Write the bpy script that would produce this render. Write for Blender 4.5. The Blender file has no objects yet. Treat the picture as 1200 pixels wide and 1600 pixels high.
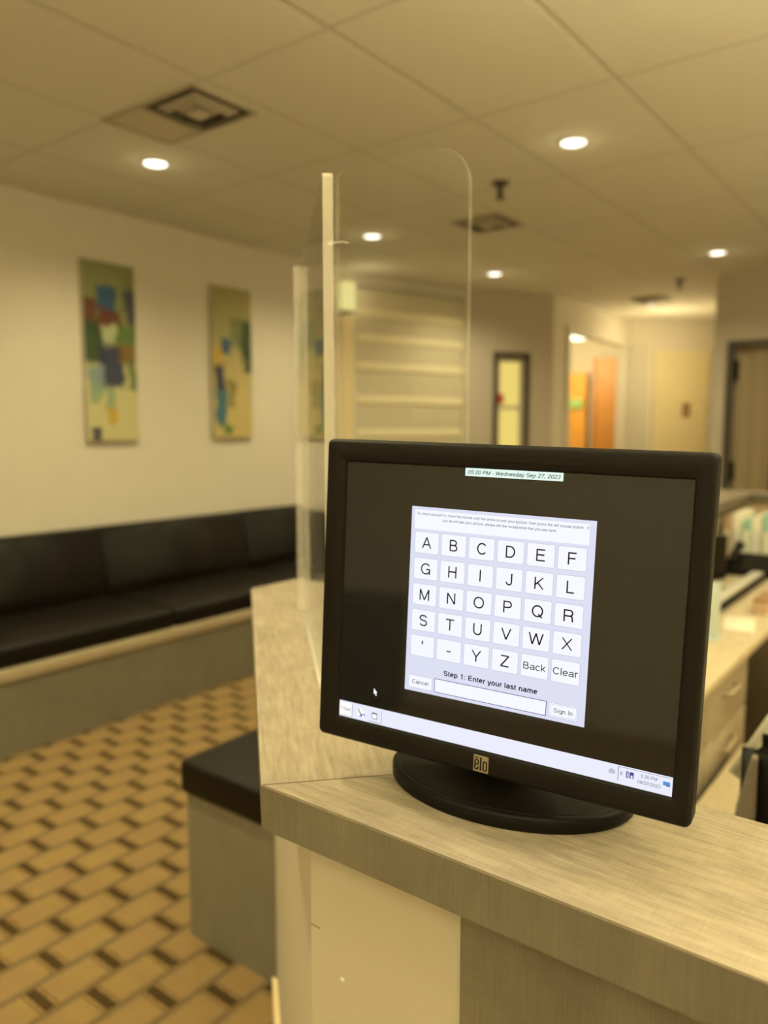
import bpy, bmesh, math, random
from mathutils import Vector, Matrix
random.seed(4)
sc = bpy.context.scene
col = sc.collection
PI = math.pi

# ------------------------------------------------------------------ camera, exposure, world, lights
EYE = 1.45                      # lens height over the floor
F_PX = 1213.0
PITCH = math.atan((800 - 671) / F_PX)
YAW = math.atan((1522 - 600) / F_PX)
cam_d = bpy.data.cameras.new('camera')
cam = bpy.data.objects.new('camera', cam_d)
col.objects.link(cam)
sc.camera = cam
cam.location = (0, 0, EYE)
cam.rotation_euler = (PI / 2 - PITCH, 0, YAW)
cam_d.sensor_fit = 'VERTICAL'
cam_d.sensor_height = 36.0
cam_d.lens = 36.0 * F_PX / 1600
cam_d.clip_start = 0.02
cam_d.dof.use_dof = True
cam_d.dof.focus_distance = 0.70
cam_d.dof.aperture_fstop = 3.4

EXPOSURE = 0.62
sc.view_settings.view_transform = 'Standard'
sc.view_settings.look = 'None'
sc.view_settings.gamma = 1.0
sc.view_settings.exposure = EXPOSURE
sc.view_settings.use_curve_mapping = False
world = bpy.data.worlds.new('world')
sc.world = world
world.use_nodes = True
world.node_tree.nodes['Background'].inputs[0].default_value = (1.0, 0.80, 0.50, 1)
world.node_tree.nodes['Background'].inputs[1].default_value = 0.05

WARM = (1.0, 0.88, 0.50)
SPOT_W = 43.0
FILL_W = 0.12
PENDANT_W = 4.0
UPLIGHT_W = 138.0
CEIL = 2.72
CT = 1.078                      # counter top height


def point_lamp(name, loc, watt, radius=0.05, colour=WARM):
    d = bpy.data.lights.new(name, 'POINT')
    d.energy = watt
    d.color = colour
    d.shadow_soft_size = radius
    o = bpy.data.objects.new(name, d)
    col.objects.link(o)
    o.location = loc
    return o


def spot_lamp(name, loc, watt, angle=120, radius=0.035, colour=WARM, blend=0.9):
    d = bpy.data.lights.new(name, 'SPOT')
    d.energy = watt
    d.color = colour
    d.shadow_soft_size = radius
    d.spot_size = math.radians(angle)
    d.spot_blend = blend
    o = bpy.data.objects.new(name, d)
    col.objects.link(o)
    o.location = loc
    return o


# ------------------------------------------------------------------ material helpers
class NT:
    def __init__(self, name):
        self.m = bpy.data.materials.new(name)
        self.m.use_nodes = True
        self.t = self.m.node_tree
        self.bsdf = self.t.nodes['Principled BSDF']
        self.out = self.t.nodes['Material Output']

    def n(self, kind, **kw):
        nd = self.t.nodes.new(kind)
        for k, v in kw.items():
            setattr(nd, k, v)
        return nd

    def set(self, sock, v):
        if isinstance(v, bpy.types.NodeSocket):
            self.t.links.new(v, sock)
        elif v is not None:
            if hasattr(sock.default_value, '__len__') and not hasattr(v, '__len__'):
                v = [v] * len(sock.default_value)
            if hasattr(v, '__len__') and len(sock.default_value) == 4 and len(v) == 3:
                v = (*v, 1)
            sock.default_value = v

    def math(self, op, a, b=None, c=None, clamp=False):
        nd = self.n('ShaderNodeMath', operation=op, use_clamp=clamp)
        self.set(nd.inputs[0], a)
        if b is not None:
            self.set(nd.inputs[1], b)
        if c is not None:
            self.set(nd.inputs[2], c)
        return nd.outputs[0]

    def mix(self, f, a, b, mode='MIX'):
        nd = self.n('ShaderNodeMix', data_type='RGBA', blend_type=mode)
        self.set(nd.inputs[0], f)
        self.set(nd.inputs[6], a)
        self.set(nd.inputs[7], b)
        return nd.outputs[2]

    def coord(self, which='Object'):
        return self.n('ShaderNodeTexCoord').outputs[which]

    def xyz(self, v):
        return self.n('ShaderNodeSeparateXYZ').outputs, v

    def sep(self, v):
        nd = self.n('ShaderNodeSeparateXYZ')
        self.set(nd.inputs[0], v)
        return nd.outputs

    def mapping(self, v, scale=(1, 1, 1), rot=(0, 0, 0), loc=(0, 0, 0)):
        nd = self.n('ShaderNodeMapping')
        self.set(nd.inputs[0], v)
        nd.inputs[1].default_value = loc
        nd.inputs[2].default_value = rot
        nd.inputs[3].default_value = scale
        return nd.outputs[0]

    def noise(self, v, scale=5, detail=3, rough=0.5, dist=0.0):
        nd = self.n('ShaderNodeTexNoise')
        self.set(nd.inputs['Vector'], v)
        nd.inputs['Scale'].default_value = scale
        nd.inputs['Detail'].default_value = detail
        nd.inputs['Roughness'].default_value = rough
        nd.inputs['Distortion'].default_value = dist
        return nd.outputs[0]

    def ramp(self, f, stops):
        nd = self.n('ShaderNodeValToRGB')
        self.set(nd.inputs[0], f)
        el = nd.color_ramp.elements
        while len(el) < len(stops):
            el.new(0.5)
        for e, (p, c) in zip(el, stops):
            e.position = p
            e.color = (*c, 1) if len(c) == 3 else c
        return nd.outputs[0]

    def maprange(self, v, a, b, c=0.0, d=1.0):
        nd = self.n('ShaderNodeMapRange')
        self.set(nd.inputs[0], v)
        nd.inputs[1].default_value = a
        nd.inputs[2].default_value = b
        nd.inputs[3].default_value = c
        nd.inputs[4].default_value = d
        return nd.outputs[0]

    def bump(self, h, strength=0.2, distance=0.01):
        nd = self.n('ShaderNodeBump')
        self.set(nd.inputs['Height'], h)
        nd.inputs['Strength'].default_value = strength
        nd.inputs['Distance'].default_value = distance
        self.t.links.new(nd.outputs[0], self.bsdf.inputs['Normal'])

    def base(self, c):
        self.set(self.bsdf.inputs['Base Color'], c)

    def rough(self, r, metal=0.0, spec=None):
        self.set(self.bsdf.inputs['Roughness'], r)
        self.set(self.bsdf.inputs['Metallic'], metal)
        if spec is not None:
            self.bsdf.inputs['Specular IOR Level'].default_value = spec


def simple(name, c, r=0.6, metal=0.0, spec=None, var=0.06, scale=30, bump=0.0):
    t = NT(name)
    f = t.noise(t.coord(), scale=scale, detail=3)
    dark = tuple(x * (1 - var) for x in c)
    lite = tuple(min(1, x * (1 + var)) for x in c)
    t.base(t.mix(f, dark, lite))
    t.rough(r, metal, spec)
    if bump:
        t.bump(f, bump, 0.002)
    return t.m


def glow(name, c, strength=1.0):
    t = NT(name)
    t.base((0, 0, 0))
    t.rough(0.5, 0, 0.0)
    t.set(t.bsdf.inputs['Emission Color'], c)
    t.bsdf.inputs['Emission Strength'].default_value = strength / (2 ** EXPOSURE)
    return t.m


def srgb(r, g, b):
    return tuple(((x / 255 + 0.055) / 1.055) ** 2.4 if x > 10 else x / 255 / 12.92 for x in (r, g, b))


# ------------------------------------------------------------------ materials
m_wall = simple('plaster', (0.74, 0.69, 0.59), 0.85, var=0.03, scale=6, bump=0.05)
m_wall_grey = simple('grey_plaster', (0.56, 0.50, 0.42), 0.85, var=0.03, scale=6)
m_trim = simple('trim_paint', (0.70, 0.66, 0.56), 0.5, var=0.03)
m_black = simple('black_plastic', (0.006, 0.005, 0.004), 0.5, 0, 0.16, var=0.1, scale=400, bump=0.15)
m_bezel = simple('bezel_plastic', (0.008, 0.0066, 0.005), 0.55, 0, 0.2, var=0.05, scale=900, bump=0.1)
m_leather = simple('black_leather', (0.006, 0.0042, 0.002), 0.45, 0, 0.25, var=0.25, scale=14, bump=0.25)
m_metal = simple('brushed_metal', (0.55, 0.53, 0.48), 0.3, 1.0)
m_dark = simple('dark_frame', (0.07, 0.058, 0.04), 0.5)
m_white = simple('white_plastic', (0.8, 0.79, 0.74), 0.4)
m_ring = simple('lamp_trim', (0.75, 0.70, 0.6), 0.4)
m_canvas = simple('canvas_edge', (0.5, 0.46, 0.36), 0.8)
m_red = simple('red_plastic', (0.5, 0.04, 0.03), 0.5)
m_teal = simple('teal_card', (0.33, 0.56, 0.46), 0.7)
m_pink = simple('tan_card', (0.62, 0.42, 0.28), 0.7)
m_paper = simple('cream_paper', (0.86, 0.82, 0.66), 0.75)
m_brown = simple('brown_card', (0.33, 0.19, 0.09), 0.7)
m_paleblue = simple('pale_blue_plastic', (0.62, 0.72, 0.68), 0.45)
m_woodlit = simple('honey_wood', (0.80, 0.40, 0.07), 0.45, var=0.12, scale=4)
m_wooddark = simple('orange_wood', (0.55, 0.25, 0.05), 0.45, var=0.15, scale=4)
m_green = simple('green_sign', (0.35, 0.60, 0.20), 0.6)
m_ribbed = simple('grey_cord', (0.20, 0.16, 0.11), 0.6)
m_bulb = glow('bulb', (1.0, 0.95, 0.80), 3.5)
m_bulb_far = glow('bulb_far', (1.0, 0.90, 0.66), 1.4)
m_tube = glow('tube_diffuser', (1.0, 0.94, 0.66), 4.0)
m_litroom = glow('lit_pane', srgb(248, 222, 120), 0.9)
m_nozzle = simple('dark_nozzle', (0.10, 0.08, 0.05), 0.5)
m_ventdark = simple('vent_dark', (0.05, 0.042, 0.03), 0.8)
m_vent = simple('vent_paint', (0.42, 0.37, 0.28), 0.6)


def laminate(name, light, dark, ang, rough=0.34, scale=1.0):
    """linen-look laminate: fine threads along and across the piece, soft blotches"""
    t = NT(name)
    v = t.mapping(t.coord(), rot=(0, 0, ang))
    a = t.noise(t.mapping(v, scale=(14 * scale, 420 * scale, 200 * scale)), 1.0, 5, 0.7)
    b = t.noise(t.mapping(v, scale=(420 * scale, 20 * scale, 20 * scale)), 1.0, 4, 0.7)
    c = t.noise(t.mapping(v, scale=(9, 22, 22)), 1.0, 4, 0.6)
    blk = t.noise(t.mapping(v, scale=(22, 130, 60)), 1.0, 3, 0.6)
    s = t.math('MULTIPLY_ADD', a, 0.40, t.math('MULTIPLY', b, 0.16))
    s = t.math('MULTIPLY_ADD', c, 0.34, s)
    s = t.math('MULTIPLY_ADD', blk, 0.35, s)
    s = t.maprange(s, 0.45, 0.80)
    t.base(t.mix(s, dark, light))
    t.rough(t.maprange(s, 0, 1, rough + 0.12, rough), 0, 0.5)
    t.bump(a, 0.06, 0.0006)
    return t.m


LAM_L, LAM_D = (0.45, 0.385, 0.29), (0.20, 0.165, 0.115)
m_lam_x = laminate('worktop_laminate', LAM_L, LAM_D, 0)
CH_ANG = math.atan2(0.696, -0.758)
m_lam_ch = laminate('worktop_laminate_diagonal', LAM_L, LAM_D, -CH_ANG)
m_lam_y = laminate('worktop_laminate_side', LAM_L, LAM_D, PI / 2)


def laminate_v(name, light, dark):
    t = NT(name)
    v = t.coord()
    a = t.noise(t.mapping(v, scale=(420, 420, 14)), 1.0, 5, 0.7)
    b = t.noise(t.mapping(v, scale=(16, 16, 380)), 1.0, 4, 0.7)
    c = t.noise(t.mapping(v, scale=(14, 14, 6)), 1.0, 4, 0.6)
    s = t.math('MULTIPLY_ADD', a, 0.45, t.math('MULTIPLY', b, 0.25))
    s = t.math('MULTIPLY_ADD', c, 0.5, s)
    s = t.maprange(s, 0.42, 0.78)
    t.base(t.mix(s, dark, light))
    t.rough(0.45)
    return t.m


m_edge_shaded = laminate_v('edge_laminate_shaded', (0.225, 0.20, 0.145), (0.135, 0.12, 0.085))  # worktop laminate, darkened to put in the light falloff on its edge
m_panel = laminate_v('panel_laminate', (0.235, 0.208, 0.148), (0.14, 0.122, 0.085))
m_bench = laminate_v('bench_laminate', (0.23, 0.208, 0.152), (0.175, 0.158, 0.112))
m_benchcap = laminate_v('bench_cap_laminate', (0.48, 0.40, 0.27), (0.40, 0.33, 0.21))
m_cream = simple('cream_paint', (0.56, 0.51, 0.40), 0.55, var=0.02, scale=3, bump=0.04)
m_desktop = laminate('desk_laminate', (0.70, 0.60, 0.42), (0.52, 0.43, 0.28), PI / 2)


def carpet():
    t = NT('woven_carpet')
    p = t.n('ShaderNodeNewGeometry').outputs['Position']
    ps = t.sep(p)
    wob = t.noise(p, 60, 2)
    x = t.math('ADD', ps[0], t.math('MULTIPLY', t.math('SUBTRACT', wob, 0.5), 0.012))
    y = t.math('ADD', ps[1], t.math('MULTIPLY', t.math('SUBTRACT', wob, 0.5), 0.010))
    # columns along X every 0.119 m, dashes along X every 0.195 m in Y, staggered
    cx = t.math('DIVIDE', t.math('ADD', x, 1.814), 0.119)
    ci = t.math('ROUND', cx)
    cf = t.math('SUBTRACT', cx, ci)                       # -0.5..0.5 in the column
    odd = t.math('ABSOLUTE', t.math('MODULO', ci, 2.0))
    ry = t.math('DIVIDE', t.math('SUBTRACT', y, 0.934), 0.1945)
    ry = t.math('ADD', ry, t.math('MULTIPLY', odd, 0.5))
    rf = t.math('SUBTRACT', ry, t.math('ROUND', ry))      # -0.5..0.5 in the row
    acf = t.math('ABSOLUTE', cf)
    arf = t.math('ABSOLUTE', rf)
    dash = t.math('MULTIPLY', t.math('LESS_THAN', acf, 0.44), t.math('LESS_THAN', arf, 0.075))
    side = t.math('GREATER_THAN', acf, 0.36)
    side2 = t.math('GREATER_THAN', acf, 0.455)
    end = t.math('LESS_THAN', t.math('ABSOLUTE', t.math('SUBTRACT', arf, 0.12)), 0.018)
    fib = t.noise(t.mapping(p, scale=(500, 500, 500)), 1.0, 2)
    rib = t.noise(t.mapping(p, scale=(300, 12, 1)), 1.0, 3)
    big = t.noise(p, 9, 2)
    brick = t.mix(rib, (0.36, 0.235, 0.085), (0.56, 0.385, 0.150))
    brick = t.mix(t.maprange(big, 0.35, 0.65), brick, (0.42, 0.27, 0.12))
    c = t.mix(side, brick, (0.33, 0.235, 0.125))
    c = t.mix(side2, c, (0.24, 0.155, 0.065))
    c = t.mix(end, c, (0.25, 0.15, 0.06))
    c = t.mix(dash, c, (0.062, 0.036, 0.012))
    c = t.mix(t.math('MULTIPLY_ADD', fib, 0.45, 0.16), c, (0.09, 0.065, 0.028))
    t.base(c)
    t.rough(0.95, 0, 0.1)
    t.bump(fib, 0.3, 0.004)
    return t.m


def ceiling_mat():
    t = NT('ceiling_tiles')
    p = t.n('ShaderNodeNewGeometry').outputs['Position']
    ps = t.sep(p)

    def line(v, off, pitch, w):
        q = t.math('DIVIDE', t.math('SUBTRACT', v, off), pitch)
        q = t.math('ABSOLUTE', t.math('SUBTRACT', q, t.math('ROUND', q)))
        return t.maprange(q, w * 0.3 / pitch, w * 1.6 / pitch, 1.0, 0.0)
    lx = line(ps[0], -1.73, 0.60, 0.010)
    ly = line(ps[1], 2.88, 0.90, 0.010)
    g = t.math('MAXIMUM', lx, ly)
    sp = t.noise(p, 180, 3)
    c = t.mix(sp, (0.76, 0.73, 0.64), (0.82, 0.79, 0.70))
    c = t.mix(t.math('MULTIPLY', g, 0.42), c, (0.46, 0.42, 0.33))
    t.base(c)
    t.rough(0.9)
    t.bump(t.math('MULTIPLY_ADD', g, -3.0, sp), 0.25, 0.004)
    return t.m


def acrylic():
    t = NT('clear_acrylic')
    geo = t.n('ShaderNodeNewGeometry')
    fr = t.n('ShaderNodeFresnel')
    t.set(fr.inputs[0], t.math('ADD', 1.49, t.math('MULTIPLY', geo.outputs['Backfacing'], 1 / 1.49 - 1.49)))
    tr = t.n('ShaderNodeBsdfTransparent')
    tr.inputs[0].default_value = (0.965, 0.965, 0.95, 1)
    gl = t.n('ShaderNodeBsdfGlossy')
    gl.inputs['Roughness'].default_value = 0.015
    mx = t.n('ShaderNodeMixShader')
    t.t.links.new(fr.outputs[0], mx.inputs[0])
    t.t.links.new(tr.outputs[0], mx.inputs[1])
    t.t.links.new(gl.outputs[0], mx.inputs[2])
    t.t.links.new(mx.outputs[0], t.out.inputs[0])
    return t.m


def acrylic_edge(name, alpha):
    t = NT(name)
    t.base((0.92, 0.88, 0.80))
    t.rough(0.15)
    t.bsdf.inputs['Alpha'].default_value = alpha
    return t.m


m_carpet = carpet()
m_ceiling = ceiling_mat()
m_acrylic = acrylic()
m_acrylic_edge = acrylic_edge('polished_acrylic_edge', 0.55)
m_acrylic_soft = acrylic_edge('clear_acrylic_edge', 0.11)


# ------------------------------------------------------------------ geometry helpers
class MB:
    """collects shapes (world coordinates) and links them as ONE mesh object"""
    def __init__(self):
        self.bm = bmesh.new()
        self.mi = 0

    def _f(self, vs, smooth=False):
        try:
            f = self.bm.faces.new(vs)
        except ValueError:
            return None
        f.material_index = self.mi
        f.smooth = smooth
        return f

    def box(self, x0, x1, y0, y1, z0, z1, M=None):
        c = [(x, y, z) for z in (z0, z1) for y in (y0, y1) for x in (x0, x1)]
        v = [self.bm.verts.new((M @ Vector(p)) if M else p) for p in c]
        for q in ((0, 2, 3, 1), (4, 5, 7, 6), (0, 1, 5, 4), (2, 6, 7, 3), (0, 4, 6, 2), (1, 3, 7, 5)):
            self._f([v[i] for i in q])
        return self

    def rbox(self, x0, x1, y0, y1, z0, z1, r=0.01, seg=3, M=None):
        tmp = bmesh.new()
        bmesh.ops.create_cube(tmp, size=1)
        bmesh.ops.scale(tmp, vec=(x1 - x0, y1 - y0, z1 - z0), verts=tmp.verts)
        bmesh.ops.bevel(tmp, geom=tmp.edges[:], offset=r, segments=seg, affect='EDGES', profile=0.5)
        T = Matrix.Translation(((x0 + x1) / 2, (y0 + y1) / 2, (z0 + z1) / 2))
        if M:
            T = M @ T
        self.add(tmp, T, True)
        return self

    def add(self, tmp, T=None, smooth=False):
        vm = {}
        for v in tmp.verts:
            vm[v] = self.bm.verts.new((T @ v.co) if T else v.co)
        for f in tmp.faces:
            self._f([vm[v] for v in f.verts], smooth)
        tmp.free()

    def prism(self, pts, z0, z1, M=None):
        """polygon (counter-clockwise, xy) extruded in z"""
        lo = [self.bm.verts.new((M @ Vector((x, y, z0))) if M else (x, y, z0)) for x, y in pts]
        hi = [self.bm.verts.new((M @ Vector((x, y, z1))) if M else (x, y, z1)) for x, y in pts]
        n = len(pts)
        self._f(lo[::-1])
        self._f(hi)
        for i in range(n):
            j = (i + 1) % n
            self._f([lo[i], lo[j], hi[j], hi[i]])
        return self

    def loft(self, rings, cap=True, smooth=True):
        rs = [[self.bm.verts.new(p) for p in r] for r in rings]
        n = len(rs[0])
        for a, b in zip(rs, rs[1:]):
            for i in range(n):
                j = (i + 1) % n
                self._f([a[i], a[j], b[j], b[i]], smooth)
        if cap:
            self._f(rs[0][::-1])
            self._f(rs[-1])
        return self

    def disc_loft(self, c, prof, n=40, sx=1.0, sy=1.0, M=None):
        """prof: list of (radius, z)"""
        rings = []
        for r, z in prof:
            ring = []
            for i in range(n):
                a = 2 * PI * i / n
                p = Vector((r * sx * math.cos(a), r * sy * math.sin(a), z))
                if M:
                    p = M @ p
                ring.append(p + Vector(c))
            rings.append(ring)
        return self.loft(rings)

    def tube(self, pts, r, n=10):
        rings = []
        pts = [Vector(p) for p in pts]
        for i, p in enumerate(pts):
            d = (pts[min(i + 1, len(pts) - 1)] - pts[max(i - 1, 0)]).normalized()
            up = Vector((0, 0, 1)) if abs(d.z) < 0.9 else Vector((1, 0, 0))
            a = d.cross(up).normalized()
            b = a.cross(d)
            rr = r[i] if isinstance(r, (list, tuple)) else r
            rings.append([p + a * rr * math.cos(2 * PI * k / n) + b * rr * math.sin(2 * PI * k / n) for k in range(n)])
        return self.loft(rings)

    def build(self, name, mats, parent=None):
        bmesh.ops.recalc_face_normals(self.bm, faces=self.bm.faces[:])
        me = bpy.data.meshes.new(name)
        org = Vector(parent['_o']) if parent is not None else Vector((0, 0, 0))
        if org.length:
            bmesh.ops.translate(self.bm, vec=-org, verts=self.bm.verts)
        self.bm.to_mesh(me)
        self.bm.free()
        for m in (mats if isinstance(mats, (list, tuple)) else [mats]):
            me.materials.append(m)
        o = bpy.data.objects.new(name, me)
        col.objects.link(o)
        if parent is not None:
            o.parent = parent
            o['_o'] = tuple(org)
        else:
            o['_o'] = (0.0, 0.0, 0.0)
        return o


def tag(o, label=None, cat=None, group=None, kind=None):
    if label:
        o['label'] = label
    if cat:
        o['category'] = cat
    if group:
        o['group'] = group
    if kind:
        o['kind'] = kind
    return o


def thing(name, loc, label, cat, group=None):
    o = bpy.data.objects.new(name, None)
    o.empty_display_size = 0.05
    col.objects.link(o)
    o.location = loc
    o['_o'] = tuple(loc)
    return tag(o, label, cat, group)


def copy_tree(o, parent=None):
    c = o.copy()
    col.objects.link(c)
    if parent is not None:
        c.parent = parent
    for ch in [k for k in list(bpy.data.objects) if k.parent is o]:
        copy_tree(ch, c)
    return c


def place_copy(root, loc, label):
    c = copy_tree(root)
    c.location = loc
    c['label'] = label
    return c


def struct(o):
    o['kind'] = 'structure'
    return o


def wall_mat4(p0, p1):
    """frame whose x runs from p0 to p1, y is to the left of it, z up"""
    d = Vector((p1[0] - p0[0], p1[1] - p0[1], 0))
    L = d.length
    a = math.atan2(d.y, d.x)
    return Matrix.Translation((p0[0], p0[1], 0)) @ Matrix.Rotation(a, 4, 'Z'), L


def wall(name, p0, p1, mat, th=0.10, holes=(), top=CEIL):
    """wall whose visible face runs p0->p1, thickness to the left; holes = (s0, s1, z0, z1)"""
    M, L = wall_mat4(p0, p1)
    b = MB()
    s = 0.0
    for (a, c, z0, z1) in sorted(holes):
        b.box(s, a, 0, th, 0, top, M)
        if z0 > 0:
            b.box(a, c, 0, th, 0, z0, M)
        if z1 < top:
            b.box(a, c, 0, th, z1, top, M)
        s = c
    b.box(s, L, 0, th, 0, top, M)
    o = b.build(name, mat)
    struct(o)
    return o, M


# ------------------------------------------------------------------ structure
WX = -4.1255
struct(MB().box(-6.2, 3.2, -4.2, 11.2, -0.1, 0.0).build('floor', m_carpet))
struct(MB().box(-6.2, 3.2, -4.2, 11.2, CEIL, CEIL + 0.1).build('ceiling', m_ceiling))
A0 = (WX, 4.97)
A1 = (-3.757, 6.21)
A2 = (-3.27, 6.97)
A3 = (-3.31, 9.10)
A4 = (-2.50, 9.71)
A5 = (-1.81, 6.985)
wall('wall_left', (WX, -4.1), A0, m_wall)
wall('wall_left_far', A0, A1, m_wall, holes=[(0.03, 1.24, 0.9, 2.62)])
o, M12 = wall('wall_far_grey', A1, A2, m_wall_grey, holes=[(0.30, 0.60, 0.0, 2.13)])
o, M23 = wall('wall_corridor_left', A2, A3, m_wall, th=0.10, holes=[(0.36, 2.02, 0.0, 2.41)])
o, M34 = wall('wall_far', A3, A4, m_wall)
wall('wall_corridor_right', A4, A5, m_wall)
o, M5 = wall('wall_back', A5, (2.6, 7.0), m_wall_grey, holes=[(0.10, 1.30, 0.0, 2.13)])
wall('wall_right', (2.6, 7.0), (2.6, -3.2), m_wall)
wall('wall_front', (2.6, -3.2), (WX, -3.2), m_wall)
# side room seen through the corridor opening
wall('wall_side_room', (-5.6, 7.05), (-5.6, 10.4), m_cream)
wall('wall_side_room_back', (-5.6, 10.0), (-3.40, 10.0), m_cream)
wall('wall_side_room_right', (-3.40, 10.0), (-3.40, 9.12), m_cream)
wall('wall_side_room_near', (-3.42, 7.05), (-5.6, 7.05), m_cream)
# closets behind the two framed doors
struct(MB().box(-4.3, -3.75, 7.0, 7.02, 0, 2.4).build('wall_closet', m_cream))


def frame_trim(name, M, s0, s1, z1, w, d, mat, z0=0.0, y0=-0.03):
    b = MB()
    b.box(s0 - w, s0, y0, y0 + d, z0, z1 + w, M)
    b.box(s1, s1 + w, y0, y0 + d, z0, z1 + w, M)
    b.box(s0, s1, y0, y0 + d, z1, z1 + w, M)
    return struct(b.build(name, mat))


# corner columns and trims
frame_trim('trim_1', M12, 0.30, 0.60, 2.13, 0.035, 0.05, m_dark)
frame_trim('trim_2', M23, 0.36, 2.02, 2.41, 0.06, 0.03, m_trim)
frame_trim('trim_3', M5, 0.16, 1.30, 2.13, 0.05, 0.04, m_dark)

# framed glass door lit from the room behind
d1 = MB().box(0.30, 0.60, 0.05, 0.07, 0.0, 2.13, M12).build('door_1', m_litroom)
struct(d1)
b = MB()
b.box(0.30, 0.345, 0.02, 0.05, 0.0, 2.13, M12).box(0.565, 0.60, 0.02, 0.05, 0.0, 2.13, M12)
b.box(0.345, 0.565, 0.02, 0.05, 2.08, 2.13, M12)
b.build('door_frame', m_wall_grey, d1)
MB().box(0.30, 0.62, 0.015, 0.04, 1.64, 1.67, M12).build('push_bar', m_wall_grey, d1)
sg = MB().box(0.31, 0.37, -0.012, 0.012, 1.69, 1.78, M12).build('notice', m_red)
tag(sg, 'small red notice stuck on the bright glass door', 'notice')

# cream flush door in the far wall
d2 = MB().box(0.30, 0.94, -0.02, 0.0, 0.0, 2.36, M34).build('door_2', simple('cream_door', (0.80, 0.70, 0.44), 0.45))
struct(d2)
MB().box(0.86, 0.88, -0.06, -0.02, 1.02, 1.16, M34).build('door_handle', m_metal, d2)
sgn = MB().rbox(0.64, 0.73, -0.035, -0.02, 1.60, 1.76, 0.004, 2, M34).build('door_plaque', m_brown)
tag(sgn, 'small brown plaque fixed on the cream door', 'sign')
b = MB()
for s, w in ((0.02, 0.03), (0.10, 0.02), (0.18, 0.05)):
    b.box(s, s + w, -0.03, 0.0, 0.0, 2.45, M34)
struct(b.build('trim_4', m_trim))

# tall panelled door with dark hinges in the back wall
d3 = MB().box(0.16, 1.30, 0.05, 0.09, 0.0, 2.13, M5)
d3.box(0.20, 0.28, 0.03, 0.05, 0.0, 2.08, M5).box(0.34, 0.40, 0.03, 0.05, 0.0, 2.08, M5).box(0.8, 0.88, 0.03, 0.05, 0.0, 2.08, M5)
d3 = struct(d3.build('door_3', simple('brown_grey_door', (0.34, 0.27, 0.17), 0.5)))
for z in (1.86, 1.02, 0.25):
    MB().rbox(0.155, 0.19, 0.0, 0.05, z, z + 0.16, 0.006, 2, M5).build('hinge', m_black, d3)
MB().box(0.46, 1.3, 0.035, 0.05, 0.0, 1.75, M5).build('door_panel', m_ventdark, d3)

# wooden doors in the side room
dw = MB().box(-4.55, -4.16, 9.90, 9.95, 0, 2.2).box(-4.57, -4.55, 9.86, 9.95, 0, 2.24).build('door_4', m_woodlit)
struct(dw)
MB().tube([(-4.22, 9.88, 0.95), (-4.22, 9.82, 0.95), (-4.32, 9.82, 0.95)], 0.012).build('door_handle', m_metal, dw)
dw2 = MB().box(-4.00, -3.72, 9.80, 9.85, 0, 2.36).box(-4.02, -4.0, 9.78, 9.87, 0, 2.38).build('door_5', m_wooddark)
struct(dw2)
MB().tube([(-3.95, 9.78, 0.95), (-3.95, 9.72, 0.95), (-3.88, 9.72, 0.95)], 0.012).build('door_handle', m_metal, dw2)
g = MB().rbox(-4.43, -4.20, 9.87, 9.90, 1.72, 1.86, 0.005, 2).build('exit_notice', m_green)
tag(g, 'pale green notice on the honey coloured wooden door', 'sign')
t5 = thing('ceiling_light', (-4.0, 8.85, 2.55), 'long bright fluorescent light in the side room with wooden doors', 'ceiling light')
Mt = Matrix.Translation((-3.83, 8.75, 0)) @ Matrix.Rotation(math.radians(8), 4, 'Z')
MB().rbox(-0.36, 0.14, -0.1, 0.1, 2.60, 2.72, 0.01, 2, Mt).build('housing', m_white, t5)
MB().rbox(-0.34, 0.12, -0.09, 0.09, 2.50, 2.60, 0.03, 4, Mt).build('diffuser', m_tube, t5)
point_lamp('side_room_lamp', (-4.3, 8.8, 2.3), 34, 0.2, (1.0, 0.80, 0.42))
point_lamp('glass_door_lamp', (-2.75, 8.6, 2.3), 7, 0.1, (1.0, 0.80, 0.42))

# window with banded blind in the angled far-left wall
MW, LW = wall_mat4(A0, A1)
win = struct(MB().box(0.03, 1.24, 0.03, 0.05, 0.9, 2.62, MW).build('window_1', m_white))
b = MB()
for s0, s1 in ((0.02, 0.05), (1.22, 1.25)):
    b.box(s0, s1, -0.03, 0.03, 0.88, 2.66, MW)
b.box(0.05, 1.22, -0.03, 0.03, 2.62, 2.66, MW).box(0.05, 1.22, -0.03, 0.03, 0.88, 0.90, MW)
b.build('window_frame', m_trim, win)
bl = thing('window_blind', MW @ Vector((0.66, 0, 0.9)), 'cream banded blind covering the window beyond the left wall paintings', 'blind')
m_band = simple('blind_fabric', (0.72, 0.66, 0.50), 0.6)
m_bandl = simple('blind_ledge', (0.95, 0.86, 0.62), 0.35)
zz = 2.60
b = MB()
for z in (2.41, 2.205, 1.975, 1.70, 1.42, 1.14):
    b.box(0.05, 0.60, -0.005, 0.01, z + 0.03, zz, MW)
    b.box(0.605, 1.22, -0.003, 0.012, z + 0.03, zz, MW)
    zz = z
b.build('fabric_panel', m_band, bl)
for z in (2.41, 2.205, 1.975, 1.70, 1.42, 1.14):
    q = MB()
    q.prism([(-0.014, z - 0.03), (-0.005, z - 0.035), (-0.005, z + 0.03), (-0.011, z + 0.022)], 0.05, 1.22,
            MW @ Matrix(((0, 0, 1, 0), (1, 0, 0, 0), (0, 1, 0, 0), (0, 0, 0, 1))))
    q.build('light_band', m_bandl, bl)
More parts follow.
